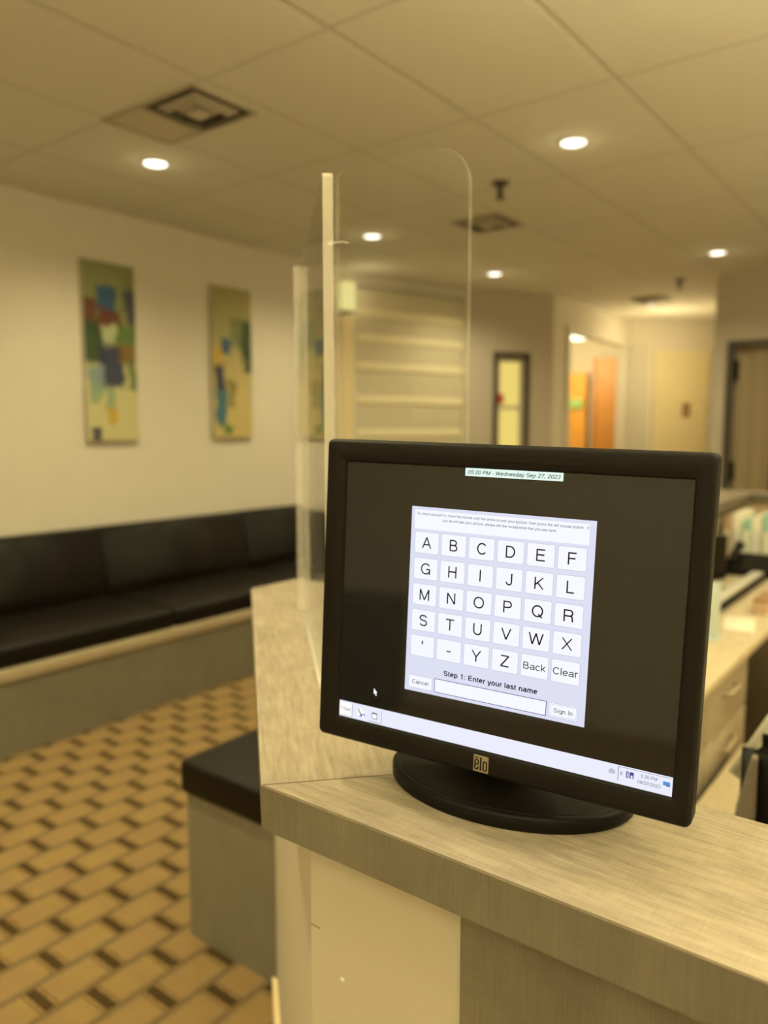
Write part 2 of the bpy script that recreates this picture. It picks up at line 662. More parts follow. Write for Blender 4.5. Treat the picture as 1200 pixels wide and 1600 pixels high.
# pale corner column; the wall light on it is added for bright blobs
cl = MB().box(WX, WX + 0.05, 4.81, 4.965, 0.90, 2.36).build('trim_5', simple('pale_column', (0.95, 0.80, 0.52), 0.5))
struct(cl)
wl = thing('added_wall_light', (WX + 0.05, 4.88, 2.4), 'small added wall light standing in for bright blobs on the pale column', 'wall light')
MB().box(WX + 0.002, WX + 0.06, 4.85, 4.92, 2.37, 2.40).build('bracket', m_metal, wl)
MB().rbox(WX + 0.01, WX + 0.09, 4.83, 4.94, 2.40, 2.62, 0.02, 3).build('glow_block', glow('blob_glow', srgb(246, 232, 150), 1.0), wl)
point_lamp('added_wall_glow', (WX + 0.22, 4.92, 2.5), 0.5, 0.04, (1, .85, .5))

# baseboards
struct(MB().box(-4.11, WX + 0.0, 4.5, 4.96, 0, 0.1).build('baseboard_left', m_trim))

# ------------------------------------------------------------------ ceiling fixtures
lamps = [  # x, y, label, energy factor
    (-3.214, 2.42, 'round recessed ceiling spotlight below the square vent, left of the screen post', 1.0),
    (-1.508, 3.373, 'large round ceiling spotlight, nearest of the right-hand ceiling row', 1.0),
    (-3.255, 4.155, 'round ceiling spotlight just right of the top of the acrylic post', 1.0),
    (-3.226, 5.74, 'round ceiling spotlight above the grey wall, far end of the left row', 0.8),
    (-1.572, 6.04, 'round ceiling spotlight at the right edge, before the back wall', 0.8),
    (-2.756, 8.17, 'faint round ceiling spotlight in the corridor before the cream door', 0.5),
]
dl = thing('ceiling_spotlight', (-3.214, 2.42, CEIL), lamps[0][2], 'ceiling light', 'recessed ceiling spotlights')
MB().disc_loft((-3.214, 2.42, CEIL), [(0.072, 0.0), (0.072, -0.006), (0.060, -0.010), (0.052, -0.004), (0.052, 0.0)], 36).build('trim_ring', m_ring, dl)
MB().disc_loft((-3.214, 2.42, CEIL), [(0.052, -0.002), (0.052, -0.006), (0.042, -0.010), (0.02, -0.013)], 32).build('bulb', m_bulb, dl)
all_lamps = list(lamps)
for i, (x, y, lab, e) in enumerate(lamps):
    if i:
        c = place_copy(dl, (x, y, CEIL), lab)
        if i == 5:
            for k in [q for q in bpy.data.objects if q.parent is c and q.name.startswith('bulb')]:
                k.data = k.data.copy()
                k.data.materials[0] = m_bulb_far
off = [(-3.21, 0.75, 'spotlight added over the near part of the bench', .8), (-3.21, -1.1, 'spotlight added over the bench behind the camera', .8),  # unseen lamps; those labelled added only raise the room's brightness
       (-1.52, 0.70, 'spotlight over the bench block', 1.5), (-1.5, -1.2, 'spotlight added behind the camera on the left', .8),
       (0.20, 3.3, 'spotlight added over the staff area', .8), (0.25, 6.0, 'spotlight added by the back wall on the right', .8),
       (0.25, -1.6, 'spotlight added behind the camera on the right', .8), (-0.45, -0.10, 'spotlight right above the front of the counter', .3),
       (1.6, 1.4, 'spotlight added on the far right of the staff area', .9), (0.02, 1.75, 'spotlight over the staff chair', .25)]
for x, y, lab, e in off:
    c = place_copy(dl, (x, y, CEIL), 'round recessed ceiling ' + lab)
for x, y, lab, e in all_lamps + off:
    spot_lamp('spot_lamp', (x, y, CEIL - 0.03), SPOT_W * e, 150, 0.04, WARM, 1.0)
    point_lamp('spot_spill', (x, y, CEIL - 0.09), FILL_W * e, 0.05)

spot_lamp('counter_spot_lamp', (0.27, 0.60, CEIL - 0.03), 105, 31, 0.03, WARM, 1.0)
place_copy(dl, (0.27, 0.60, CEIL), 'round recessed ceiling spotlight aimed at the right end of the counter')
# unseen globe pendants added beside and behind the viewpoint to brighten room and ceiling
m_globe = glow('globe_glow', (1.0, .86, .55), 2.0)
m_globe.node_tree.nodes['Principled BSDF'].inputs['Alpha'].default_value = 0.35      # lets the added lamp inside shine through
gl_ = thing('added_pendant', (0.62, 1.20, 2.02), 'added white globe pendant lamp over the staff area right of the counter', 'pendant lamp', 'added globe pendant lamps')
MB().disc_loft((0.62, 1.20, 2.02), [(.03, .115), (.075, .095), (.11, .05), (.12, 0), (.11, -.05), (.075, -.095), (.02, -.118)], 32).build('globe', m_globe, gl_)
MB().tube([(0.62, 1.20, 2.14), (0.62, 1.20, CEIL - .02)], .006).build('cord', m_black, gl_)
MB().disc_loft((0.62, 1.20, CEIL), [(.05, 0), (.045, -.02), (.01, -.025)], 24).build('canopy', m_metal, gl_)
for x, y, lab in ((-0.9, -1.9, 'added white globe pendant lamp behind the viewpoint on the left'), (1.2, -1.3, 'added white globe pendant lamp behind the viewpoint on the right'),
                  (1.5, 4.2, 'added white globe pendant lamp over the far right of the staff area')):
    place_copy(gl_, (x, y, 2.02), lab)
for x, y, e in ((0.62, 1.20, 1.25), (-0.9, -1.9, 1.0), (1.2, -1.3, 1.0), (1.5, 4.2, 1.0)):
    point_lamp('added_globe_lamp', (x, y, 2.02), PENDANT_W * e, 0.125)
    up_ = spot_lamp('added_uplight', (x, y, 2.02), UPLIGHT_W * e * e, 178, 0.125, WARM, 0.6)
    up_.rotation_euler = (PI, 0, 0)

# square air diffuser with its blank panel
VX0, VX1, VY0, VY1 = -2.70, -2.39, 1.97, 2.29
v = thing('air_vent', ((VX0 + VX1) / 2, (VY0 + VY1) / 2, CEIL), 'square stepped ceiling air vent above the left spotlight', 'vent')
b = MB()


def sq_ring(b, cx, cy, a, w, z0, z1):
    b.box(cx - a, cx + a, cy - a, cy - a + w, z0, z1).box(cx - a, cx + a, cy + a - w, cy + a, z0, z1)
    b.box(cx - a, cx - a + w, cy - a + w, cy + a - w, z0, z1).box(cx + a - w, cx + a, cy - a + w, cy + a - w, z0, z1)


vx, vy = (VX0 + VX1) / 2, (VY0 + VY1) / 2
MB().box(vx - .16, vx + .16, vy - .16, vy + .16, CEIL - 0.004, CEIL - 0.001).build('backing', m_ventdark, v)
sq_ring(b, vx, vy, 0.165, 0.012, CEIL - 0.012, CEIL)
b.build('frame', m_vent, v)


def louvre(b, cx, cy, a, w, zt, zb):
    """a sloped square ring: outer edge high, inner edge low"""
    o_ = [(cx - a, cy - a), (cx + a, cy - a), (cx + a, cy + a), (cx - a, cy + a)]
    i_ = [(cx - a + w, cy - a + w), (cx + a - w, cy - a + w), (cx + a - w, cy + a - w), (cx - a + w, cy + a - w)]
    t = 0.003
    r0 = [Vector((*p, zt)) for p in o_]
    r1 = [Vector((*p, zb)) for p in i_]
    r2 = [Vector((*p, zb + t)) for p in i_]
    r3 = [Vector((*p, zt + t)) for p in o_]
    b.loft([r0, r1, r2, r3, r0], cap=False, smooth=False)


for a in (0.115, 0.075):
    q = MB()
    louvre(q, vx, vy, a, 0.03, CEIL - 0.008, CEIL - 0.028)
    q.build('louvre_blade', m_vent, v)
MB().box(vx - .035, vx + .035, vy - .035, vy + .035, CEIL - 0.03, CEIL - 0.024).build('centre_plate', simple('vent_centre', (.66, .6, .47), .5), v)
v2 = place_copy(v, (-2.49, 4.33, CEIL), 'small dark ceiling air vent below the near sprinkler head')
v3 = place_copy(v, (-2.62, 7.75, CEIL), 'faint ceiling air vent in front of the corridor spotlight')
ap = thing('access_panel', (-2.82, 2.13, CEIL), 'plain rectangular ceiling panel left of the square vent', 'panel')
MB().box(-2.93, -2.72, 1.975, 2.285, CEIL - 0.006, CEIL).build('panel_face', simple('panel_face', (.62, .565, .45), .8), ap)
q = MB()
q.box(-2.945, -2.93, 1.96, 2.30, CEIL - 0.009, CEIL).box(-2.72, -2.705, 1.96, 2.30, CEIL - 0.009, CEIL)
q.box(-2.93, -2.72, 1.96, 1.975, CEIL - 0.009, CEIL).box(-2.93, -2.72, 2.285, 2.30, CEIL - 0.009, CEIL)
q.build('panel_frame', m_vent, ap)

sp = thing('sprinkler_head', (-2.045, 3.685, CEIL), 'dark ceiling sprinkler head right of the acrylic screen, above a vent', 'sprinkler', 'ceiling sprinklers')
MB().disc_loft((-2.045, 3.685, CEIL), [(0.045, 0), (0.04, -0.012), (0.02, -0.016)], 28).build('escutcheon', m_nozzle, sp)
MB().disc_loft((-2.045, 3.685, CEIL), [(0.016, -0.012), (0.014, -0.05), (0.020, -0.055), (0.010, -0.075)], 20).build('nozzle', m_nozzle, sp)
MB().disc_loft((-2.045, 3.685, CEIL), [(0.026, -0.078), (0.026, -0.082)], 20).build('deflector', m_nozzle, sp)
place_copy(sp, (-2.10, 6.93, CEIL), 'faint dark ceiling sprinkler head near the corridor soffit')

# ------------------------------------------------------------------ paintings on the left wall


def painting_mat(name, y0, y1, z0, z1, base_top, base_bot, patches):
    """patches: (u, v, half_w, half_h, colour, strength), u to the right, v up, 0..1"""
    t = NT(name)
    p = t.n('ShaderNodeNewGeometry').outputs['Position']
    s = t.sep(p)
    n1 = t.noise(p, 9, 3)
    n2 = t.noise(t.mapping(p, loc=(3, 5, 7)), 11, 3)
    u = t.maprange(s[1], y0, y1)
    v_ = t.maprange(s[2], z0, z1)
    u = t.math('ADD', u, t.math('MULTIPLY', t.math('SUBTRACT', n1, 0.5), 0.30))
    v_ = t.math('ADD', v_, t.math('MULTIPLY', t.math('SUBTRACT', n2, 0.5), 0.10))
    c = t.mix(t.maprange(v_, 0.3, 0.7), base_bot, base_top)
    st = t.noise(t.mapping(p, scale=(1, 60, 5)), 1.0, 3)
    c = t.mix(t.maprange(st, 0.3, 0.8, 0, 0.45), c, (0.42, 0.40, 0.22))
    for (pu, pv, hw, hh, cc, k) in patches:
        du = t.math('DIVIDE', t.math('ABSOLUTE', t.math('SUBTRACT', u, pu)), hw)
        dv = t.math('DIVIDE', t.math('ABSOLUTE', t.math('SUBTRACT', v_, pv)), hh)
        f = t.maprange(t.math('MAXIMUM', du, dv), 0.85, 1.15, k, 0.0)
        c = t.mix(f, c, cc)
    t.base(c)
    t.rough(0.55)
    t.bump(st, 0.2, 0.003)
    return t.m


BLUE, NAVY, GRN, DGRN = (.03, .10, .22), (.025, .035, .09), (.10, .20, .05), (.03, .07, .025)
OCH, RED, PALE, TEAL = (.55, .36, .04), (.13, .03, .015), (.45, .50, .30), (.10, .30, .30)
pm1 = painting_mat('paint_layers_blue', 2.555, 2.905, 1.382, 2.418, (.20, .23, .09), (.62, .58, .30), [
    (.12, .70, .16, .09, RED, .9), (.14, .56, .26, .12, DGRN, .95), (.45, .79, .17, .08, BLUE, .95), (.92, .76, .12, .10, NAVY, .8),
    (.50, .68, .20, .06, RED, .9), (.74, .60, .24, .05, GRN, .95), (.46, .60, .12, .05, PALE, .95), (.5, .42, .22, .12, NAVY, .95),
    (.80, .50, .16, .05, (.22, .12, .02), .9), (.22, .35, .14, .07, (.22, .30, .33), .9), (.88, .38, .10, .09, (.12, .17, .06), .8),
    (.22, .27, .10, .05, (.25, .36, .22), .8), (.47, .24, .10, .07, (.25, .36, .22), .8), (.47, .15, .09, .04, OCH, .9), (.18, .04, .10, .035, NAVY, .9)])
pm2 = painting_mat('paint_layers_green', 3.495, 3.85, 1.392, 2.408, (.36, .32, .12), (.62, .50, .20), [
    (.85, .66, .16, .14, DGRN, .95), (.62, .70, .14, .10, (.16, .2, .08), .8), (.92, .52, .12, .08, DGRN, .9), (.34, .61, .12, .05, BLUE, .95),
    (.14, .53, .12, .07, OCH, .95), (.18, .40, .14, .09, NAVY, .95), (.46, .30, .10, .09, (.20, .17, .05), .8), (.20, .20, .12, .12, (.04, .16, .24), .95),
    (.36, .05, .12, .04, GRN, .9)])
pm3 = painting_mat('paint_layers_dark', 4.33, 4.68, 1.392, 2.408, (.16, .19, .08), (.50, .44, .20), [
    (.30, .62, .40, .14, DGRN, .9), (.2, .48, .22, .08, NAVY, .95), (.8, .40, .2, .08, OCH, .6), (.3, .2, .14, .12, (.20, .17, .05), .8)])
for (y0, y1, z0, z1, pm, lab) in [
        (2.555, 2.905, 1.382, 2.418, pm1, 'tall abstract painting with navy, dark green and red patches, nearest on left wall'),
        (3.495, 3.85, 1.392, 2.408, pm2, 'tall yellow abstract painting with a blue stripe, middle of the left wall'),
        (4.33, 4.68, 1.392, 2.408, pm3, 'tall abstract painting partly behind the acrylic screen edge, farthest on left wall')]:
    t_ = thing('abstract_painting', (WX, (y0 + y1) / 2, z0), lab, 'painting', 'tall abstract paintings on the left wall')
    MB().rbox(WX, WX + 0.030, y0, y1, z0, z1, 0.004, 2).build('canvas', m_canvas, t_)
    MB().box(WX + 0.030, WX + 0.0315, y0 + .004, y1 - .004, z0 + .004, z1 - .004).build('painted_front', pm, t_)

# dark cabinet added behind the viewpoint to darken part of the display's reflection
cb = thing('added_cabinet', (-2.3, -3.0, 0), 'low dark cabinet added behind the viewpoint to darken the display reflection', 'cabinet')
MB().rbox(-2.95, -1.87, -3.17, -2.75, 0.0, 0.68, .01, 2).build('body', m_dark, cb)
for k in range(2):
    dd = MB().rbox(-2.93 + k * .53, -2.42 + k * .53, -2.75, -2.732, 0.03, 0.65, .004, 2).build('door', m_dark, cb)
    MB().tube([(-2.5 + k * .16, -2.73, .45), (-2.5 + k * .16, -2.70, .44), (-2.5 + k * .16, -2.70, .34), (-2.5 + k * .16, -2.73, .33)], .006).build('door_handle', m_metal, dd)

# ------------------------------------------------------------------ long bench on the left wall
BX = -3.336
be = thing('bench', ((WX + BX) / 2, 1.9, 0), 'long black upholstered wall bench with grey laminate base under paintings', 'bench')
BY0, BY1 = -1.6, 4.93
MB().box(WX + 0.01, BX, BY0, BY1, 0.0, 0.36).build('base', m_bench, be)
MB().rbox(WX + 0.01, BX + 0.025, BY0, BY1, 0.345, 0.405, 0.008, 2).build('seat_rail', m_benchcap, be)
ys = [BY0, -0.65, 0.45, 1.50, 2.54, 3.64, BY1]
for a, c in zip(ys, ys[1:]):
    MB().rbox(WX + 0.02, BX + 0.02, a + 0.004, c - 0.004, 0.405, 0.505, 0.022, 4).build('seat_cushion', m_leather, be)
    q = MB()
    prof = [(WX + 0.012, 0.42), (-3.90, 0.42), (-3.93, 0.6), (-3.985, 0.86), (-4.01, 0.882), (-4.05, 0.886), (WX + 0.012, 0.88)]
    tmp = bmesh.new()
    r0 = [tmp.verts.new((x, a + 0.004, z)) for x, z in prof]
    r1 = [tmp.verts.new((x, c - 0.004, z)) for x, z in prof]
    tmp.faces.new(r0)
    tmp.faces.new(r1[::-1])
    for i in range(len(prof)):
        j = (i + 1) % len(prof)
        tmp.faces.new([r0[i], r1[i], r1[j], r0[j]])
    bmesh.ops.recalc_face_normals(tmp, faces=tmp.faces[:])
    bmesh.ops.bevel(tmp, geom=tmp.edges[:], offset=0.01, segments=3, affect='EDGES')
    q.add(tmp, None, True)
    q.build('back_cushion', m_leather, be)

# ------------------------------------------------------------------ end bench block beside the reception desk
eb = thing('bench_block', (-1.52, 1.9, 0), 'short bench end with black cushion and grey base against the counter', 'bench')
MB().box(-1.715, -1.30, 1.335, 3.4, 0.0, 0.43).build('base', m_bench, eb)
MB().rbox(-1.73, -1.30, 1.32, 3.4, 0.43, 0.527, 0.016, 4).build('seat_cushion', m_leather, eb)

# ------------------------------------------------------------------ reception desk
C0 = Vector((-0.576, 0.544))
dch = Vector((-0.7366, 0.6763))        # direction of the diagonal side
nch = Vector((0.6763, 0.7366))         # across it, towards the staff side
C1 = Vector((-1.334, 1.240))
W_ = 0.316
I0 = C0 + nch * W_                      # inner corner
XL, XI = -1.336, -1.02
# inner corner 2: chamfer inner line meets x = XI
tt = (XI - I0.x) / dch.x
I1 = I0 + dch * tt
T0 = CT - 0.0485
R_END = 2.0
YB0, YB1 = 4.88, 5.14
wk = thing('reception_worktop', (-0.576, 0.544, T0), 'continuous linen-look laminate worktop of the reception counter', 'counter top')


def slab(pts, mat_top, mat_edge, nm):
    b = MB()
    b.mi = 1
    b.prism([tuple(p) for p in pts], T0, CT - 0.0012)
    b.mi = 0
    # top sheet inset by a hair so a fine dark joint shows at the edge
    b.prism([tuple(p) for p in pts], CT - 0.0011, CT)
    return b.build(nm, [mat_top, mat_edge], wk)


slab([C0, (R_END, 0.549), (R_END, 0.777), (I0.x, 0.777)], m_lam_x, m_edge_shaded, 'front_section')
slab([C1, C0, I0, I1], m_lam_ch, m_edge_shaded, 'diagonal_section')
slab([(XL, YB1), C1, I1, (XI, YB1)], m_lam_y, m_edge_shaded, 'side_section')
slab([(XI, YB0), (1.6, YB0), (1.6, YB1), (XI, YB1)], m_lam_x, m_edge_shaded, 'back_section')
# fine dark joint lines
q = MB()
def joint(q, a, c, w=0.0007, z=CT):
    a = Vector((*a, z)); c = Vector((*c, z))
    d = (c - a).normalized()
    s = Vector((-d.y, d.x, 0)) * w
    q.loft([[a - s, a + s, a + s + Vector((0, 0, .0003)), a - s + Vector((0, 0, .0003))],
            [c - s, c + s, c + s + Vector((0, 0, .0003)), c - s + Vector((0, 0, .0003))]], smooth=False)
joint(q, C0 + nch * 0.002, I0)
joint(q, C1 + Vector((.002, .0)), I1)
joint(q, C0 + Vector((0.0012, 0.0010)), (R_END, 0.5500), 0.0005)
q.build('joint_line', simple('joint_brown', (.11, .08, .045), .6), wk)

bd = thing('reception_desk', (-0.5, 0.6, 0), 'reception desk base under the worktop with cream and grey panels', 'desk')
FY = 0.590
IN = 0.045
c0i = Vector((-0.549, FY))
c1i = Vector((XL + IN, 1.262))
MB().prism([(c0i.x, FY), (-0.3570, FY), (-0.3570, 0.74), (c0i.x + 0.06, 0.74)], 0.10, T0).build('cream_front_panel', m_cream, bd)
MB().box(-0.3555, R_END, FY - 0.004, 0.74, 0.0, T0).build('grey_front_panel', m_panel, bd)
pdir = (c1i - c0i).normalized()
pn = Vector((-pdir.y, pdir.x)) * -1
th = 0.09
MB().prism([tuple(c1i), tuple(c0i), tuple(c0i + pn * th), tuple(c1i + pn * th)], 0.0, T0).build('diagonal_panel', m_cream, bd)
MB().box(XL + IN, XL + IN + .08, c1i.y + .0, YB1 - .03, 0.0, T0).build('side_panel', m_panel, bd)
MB().box(XL + IN + .08, 1.55, YB0 + .03, YB1 - .03, 0.0, T0).build('back_panel', simple('back_panel_paint', (.72, .58, .38), .6), bd)
q = MB()
o0 = c0i - pn * 0.012
o1 = c1i - pn * 0.012 + pdir * 0.012
q.prism([tuple(o1), tuple(o0), tuple(c0i), tuple(c1i)], 0.0, 0.10)
q.box(o0.x, -0.357, FY - 0.012, FY, 0.0, 0.10)
q.build('kick_board', simple('kick_paint', (.85, .70, .42), .4), bd)
# a dent and a small tape mark in the cream panel
MB().disc_loft((-0.5045, FY + 0.0005, EYE - 0.587), [(0.003, 0), (0.0026, 0.001), (0.001, 0.0016)], 16, M=Matrix.Rotation(PI / 2, 3, 'X').to_4x4()).build('paint_bump', m_white, bd)
MB().box(-0.549, -0.536, FY - 0.0007, FY + 0.001, EYE - 0.5415, EYE - 0.5405).build('panel_seam', m_brown, bd)

# ------------------------------------------------------------------ acrylic screens on the worktop
P1 = Vector((-1.075, 1.162))
P2 = Vector((-0.655, 0.757))
AT = EYE + 0.317


def rounded_sheet(L, z0, z1, r0, r1):
    """outline in (s, z) with rounded top corners of radius r0 (start) and r1 (end)"""
    pts = [(0, z0), (L, z0)]
    for i in range(9):
        a = i / 8 * PI / 2
        pts.append((L - r1 + r1 * math.cos(a), z1 - r1 + r1 * math.sin(a)))
    for i in range(9):
        a = PI / 2 + i / 8 * PI / 2
        pts.append((r0 + r0 * math.cos(a), z1 - r0 + r0 * math.sin(a)))
    return pts


def acrylic_sheet(p0, p1, th, r0, r1, par, me=None):
    M, L = wall_mat4(p0, p1)
    R = M @ Matrix(((1, 0, 0, 0), (0, 0, 1, 0), (0, 1, 0, 0), (0, 0, 0, 1)))
    pts = rounded_sheet(L, CT + 0.0031, AT, r0, r1)
    q = MB()
    q.prism(pts, 0, th, R)
    q.bm.faces.ensure_lookup_table()
    for f in q.bm.faces:
        f.material_index = 1
    big = sorted(q.bm.faces, key=lambda f: -f.calc_area())[:2]
    for f in big:
        f.material_index = 0
    return q.build('sheet', [m_acrylic, me or m_acrylic_edge], par), M, L


sA = thing('acrylic_screen', (P2.x, P2.y, CT), 'tall clear acrylic screen running back along the diagonal counter side', 'screen', 'acrylic screens on the worktop')
_, MA, LA = acrylic_sheet(P2, P1, 0.013, 0.008, 0.008, sA)
MB().rbox(0.02, LA - 0.02, -0.012, 0.016, CT, CT + 0.003, 0.001, 2, MA).build('foot', m_acrylic_edge, sA)
MB().rbox(LA - 0.013, LA + 0.001, 0.0135, 0.026, CT + 0.0031, AT, 0.002, 2, MA).build('reflection_strip', acrylic_edge('reflection_acrylic', 0.22), sA)  # strip added to show the bright reflection at the sheet's far edge
sB = thing('acrylic_screen', (P2.x + 0.005, P2.y, CT), 'clear acrylic screen with rounded top corner behind the monitor', 'screen', 'acrylic screens on the worktop')
_, MBx, LB = acrylic_sheet((P2.x + 0.0015, 0.760), (-0.461, 0.760), 0.008, 0.012, 0.05, sB, m_acrylic_soft)
MB().rbox(0.02, 0.09, -0.012, 0.009, CT, CT + 0.008, 0.003, 3, MBx).build('foot', m_acrylic_edge, sB)
ck = MB()
ck.rbox(-0.012, 0.014, -0.003, 0.011, AT - 0.088, AT - 0.084, 0.002, 2, MBx).build('clip', m_metal, sB)

# ------------------------------------------------------------------ touch monitor
O_ = Vector((-0.51632, 0.61778, EYE - 0.03292))
E1 = Vector((0.99178915, 0.12552481, -0.02444997)).normalized()
NN = Vector((0.12635312, -0.99133424, 0.03593483)).normalized()
E2 = NN.cross(E1).normalized()
# screen matrix: x right, y up, z towards the viewer; origin at the top left corner of the display
SM = Matrix(((E1.x, E2.x, NN.x, O_.x), (E1.y, E2.y, NN.y, O_.y), (E1.z, E2.z, NN.z, O_.z), (0, 0, 0, 1)))
mon = thing('touch_monitor', (-0.369, 0.705, CT), 'black desktop touch monitor showing a sign-in keyboard on its oval stand', 'monitor')


def rrect(x0, x1, y0, y1, r, z, n=6, M=SM):
    out = []
    for cx, cy, a0 in ((x1 - r, y1 - r, 0), (x0 + r, y1 - r, PI / 2), (x0 + r, y0 + r, PI), (x1 - r, y0 + r, 3 * PI / 2)):
        for i in range(n + 1):
            a = a0 + PI / 2 * i / n
            out.append(M @ Vector((cx + r * math.cos(a), cy + r * math.sin(a), z)))
    return out


bx0, bx1, by0, by1 = -0.0250, 0.3545, -0.2935, 0.0230
q = MB()
q.loft([
    rrect(0.0005, 0.3375, -0.2695, -0.0005, 0.0006, -0.0004),
    rrect(-0.0004, 0.3384, -0.2704, 0.0004, 0.0008, -0.0002),
    rrect(-0.0012, 0.3392, -0.2712, 0.0012, 0.0010, 0.0026),
    rrect(-0.0020, 0.3400, -0.2720, 0.0020, 0.0012, 0.0030),
    rrect(bx0 + .0042, bx1 - .0042, by0 + .0042, by1 - .0042, 0.004, 0.0034),
    rrect(bx0 + .0022, bx1 - .0022, by0 + .0022, by1 - .0022, 0.005, 0.0026),
    rrect(bx0 + .0004, bx1 - .0004, by0 + .0004, by1 - .0004, 0.006, 0.0002),
    rrect(bx0, bx1, by0, by1, 0.006, -0.003),
    rrect(bx0, bx1, by0, by1, 0.006, -0.022),
    rrect(bx0 + .003, bx1 - .003, by0 + .003, by1 - .003, 0.006, -0.025),
], cap=False)
bez = q.build('bezel', m_bezel, mon)
q = MB()
q.loft([
    rrect(bx0 + .003, bx1 - .003, by0 + .003, by1 - .003, 0.006, -0.0248),
    rrect(bx0 + .012, bx1 - .012, by0 + .012, by1 - .012, 0.012, -0.030),
    rrect(bx0 + .030, bx1 - .030, by0 + .035, by1 - .030, 0.02, -0.046),
    rrect(bx0 + .070, bx1 - .070, by0 + .080, by1 - .070, 0.02, -0.056),
])
q.build('rear_housing', m_black, mon)


def screen_off():
    t = NT('display_dark')
    t.base((0.010, 0.010, 0.010))
    t.rough(0.05, 0, 0.68)
    t.set(t.bsdf.inputs['Emission Color'], (0.55, 0.50, 0.42))
    t.bsdf.inputs['Emission Strength'].default_value = 0.005 / (2 ** EXPOSURE)
    return t.m


scr = MB()
scr.loft([rrect(0.0, 0.338, -0.270, 0.0, 0.0005, -0.0012), rrect(0.0, 0.338, -0.270, 0.0, 0.0005, 0.0)], smooth=False)
scr = scr.build('display', screen_off(), mon)


def scr_glow(name, c, k=1.0):
    t = NT(name)
    t.base((0.02, 0.02, 0.02))
    t.rough(0.2, 0, 0.4)
    t.set(t.bsdf.inputs['Emission Color'], c)
    t.bsdf.inputs['Emission Strength'].default_value = k / (2 ** EXPOSURE)
    return t.m


g_win = scr_glow('display_lavender', srgb(217, 220, 243))
g_key = scr_glow('display_white', srgb(243, 246, 255))
g_line = scr_glow('display_outline', srgb(176, 182, 206))
g_bar = scr_glow('display_bar', srgb(232, 235, 252))
g_pure = scr_glow('display_bright', srgb(252, 253, 255))
g_ink = simple('display_ink', (0.006, 0.006, 0.012), 0.4, 0, 0.2, var=0)
g_grey = scr_glow('display_grey_ink', srgb(88, 90, 115))
g_navy = scr_glow('display_navy', srgb(40, 50, 130))
g_blue = scr_glow('display_blue', srgb(70, 140, 225))
g_yel = scr_glow('display_yellow', srgb(240, 225, 150))
g_ban = scr_glow('display_banner', srgb(226, 248, 240))


# plain grotesque lettering drawn as strokes: per letter (advance, strokes); a stroke is a list of points
# or ('a', cx, cy, rx, ry, start, end) arcs in degrees, units of 1/1000 em, capitals 718 high
def arc(cx, cy, rx, ry, a0, a1, n=14):
    return [(cx + rx * math.cos(math.radians(a0 + (a1 - a0) * i / n)), cy + ry * math.sin(math.radians(a0 + (a1 - a0) * i / n))) for i in range(n + 1)]


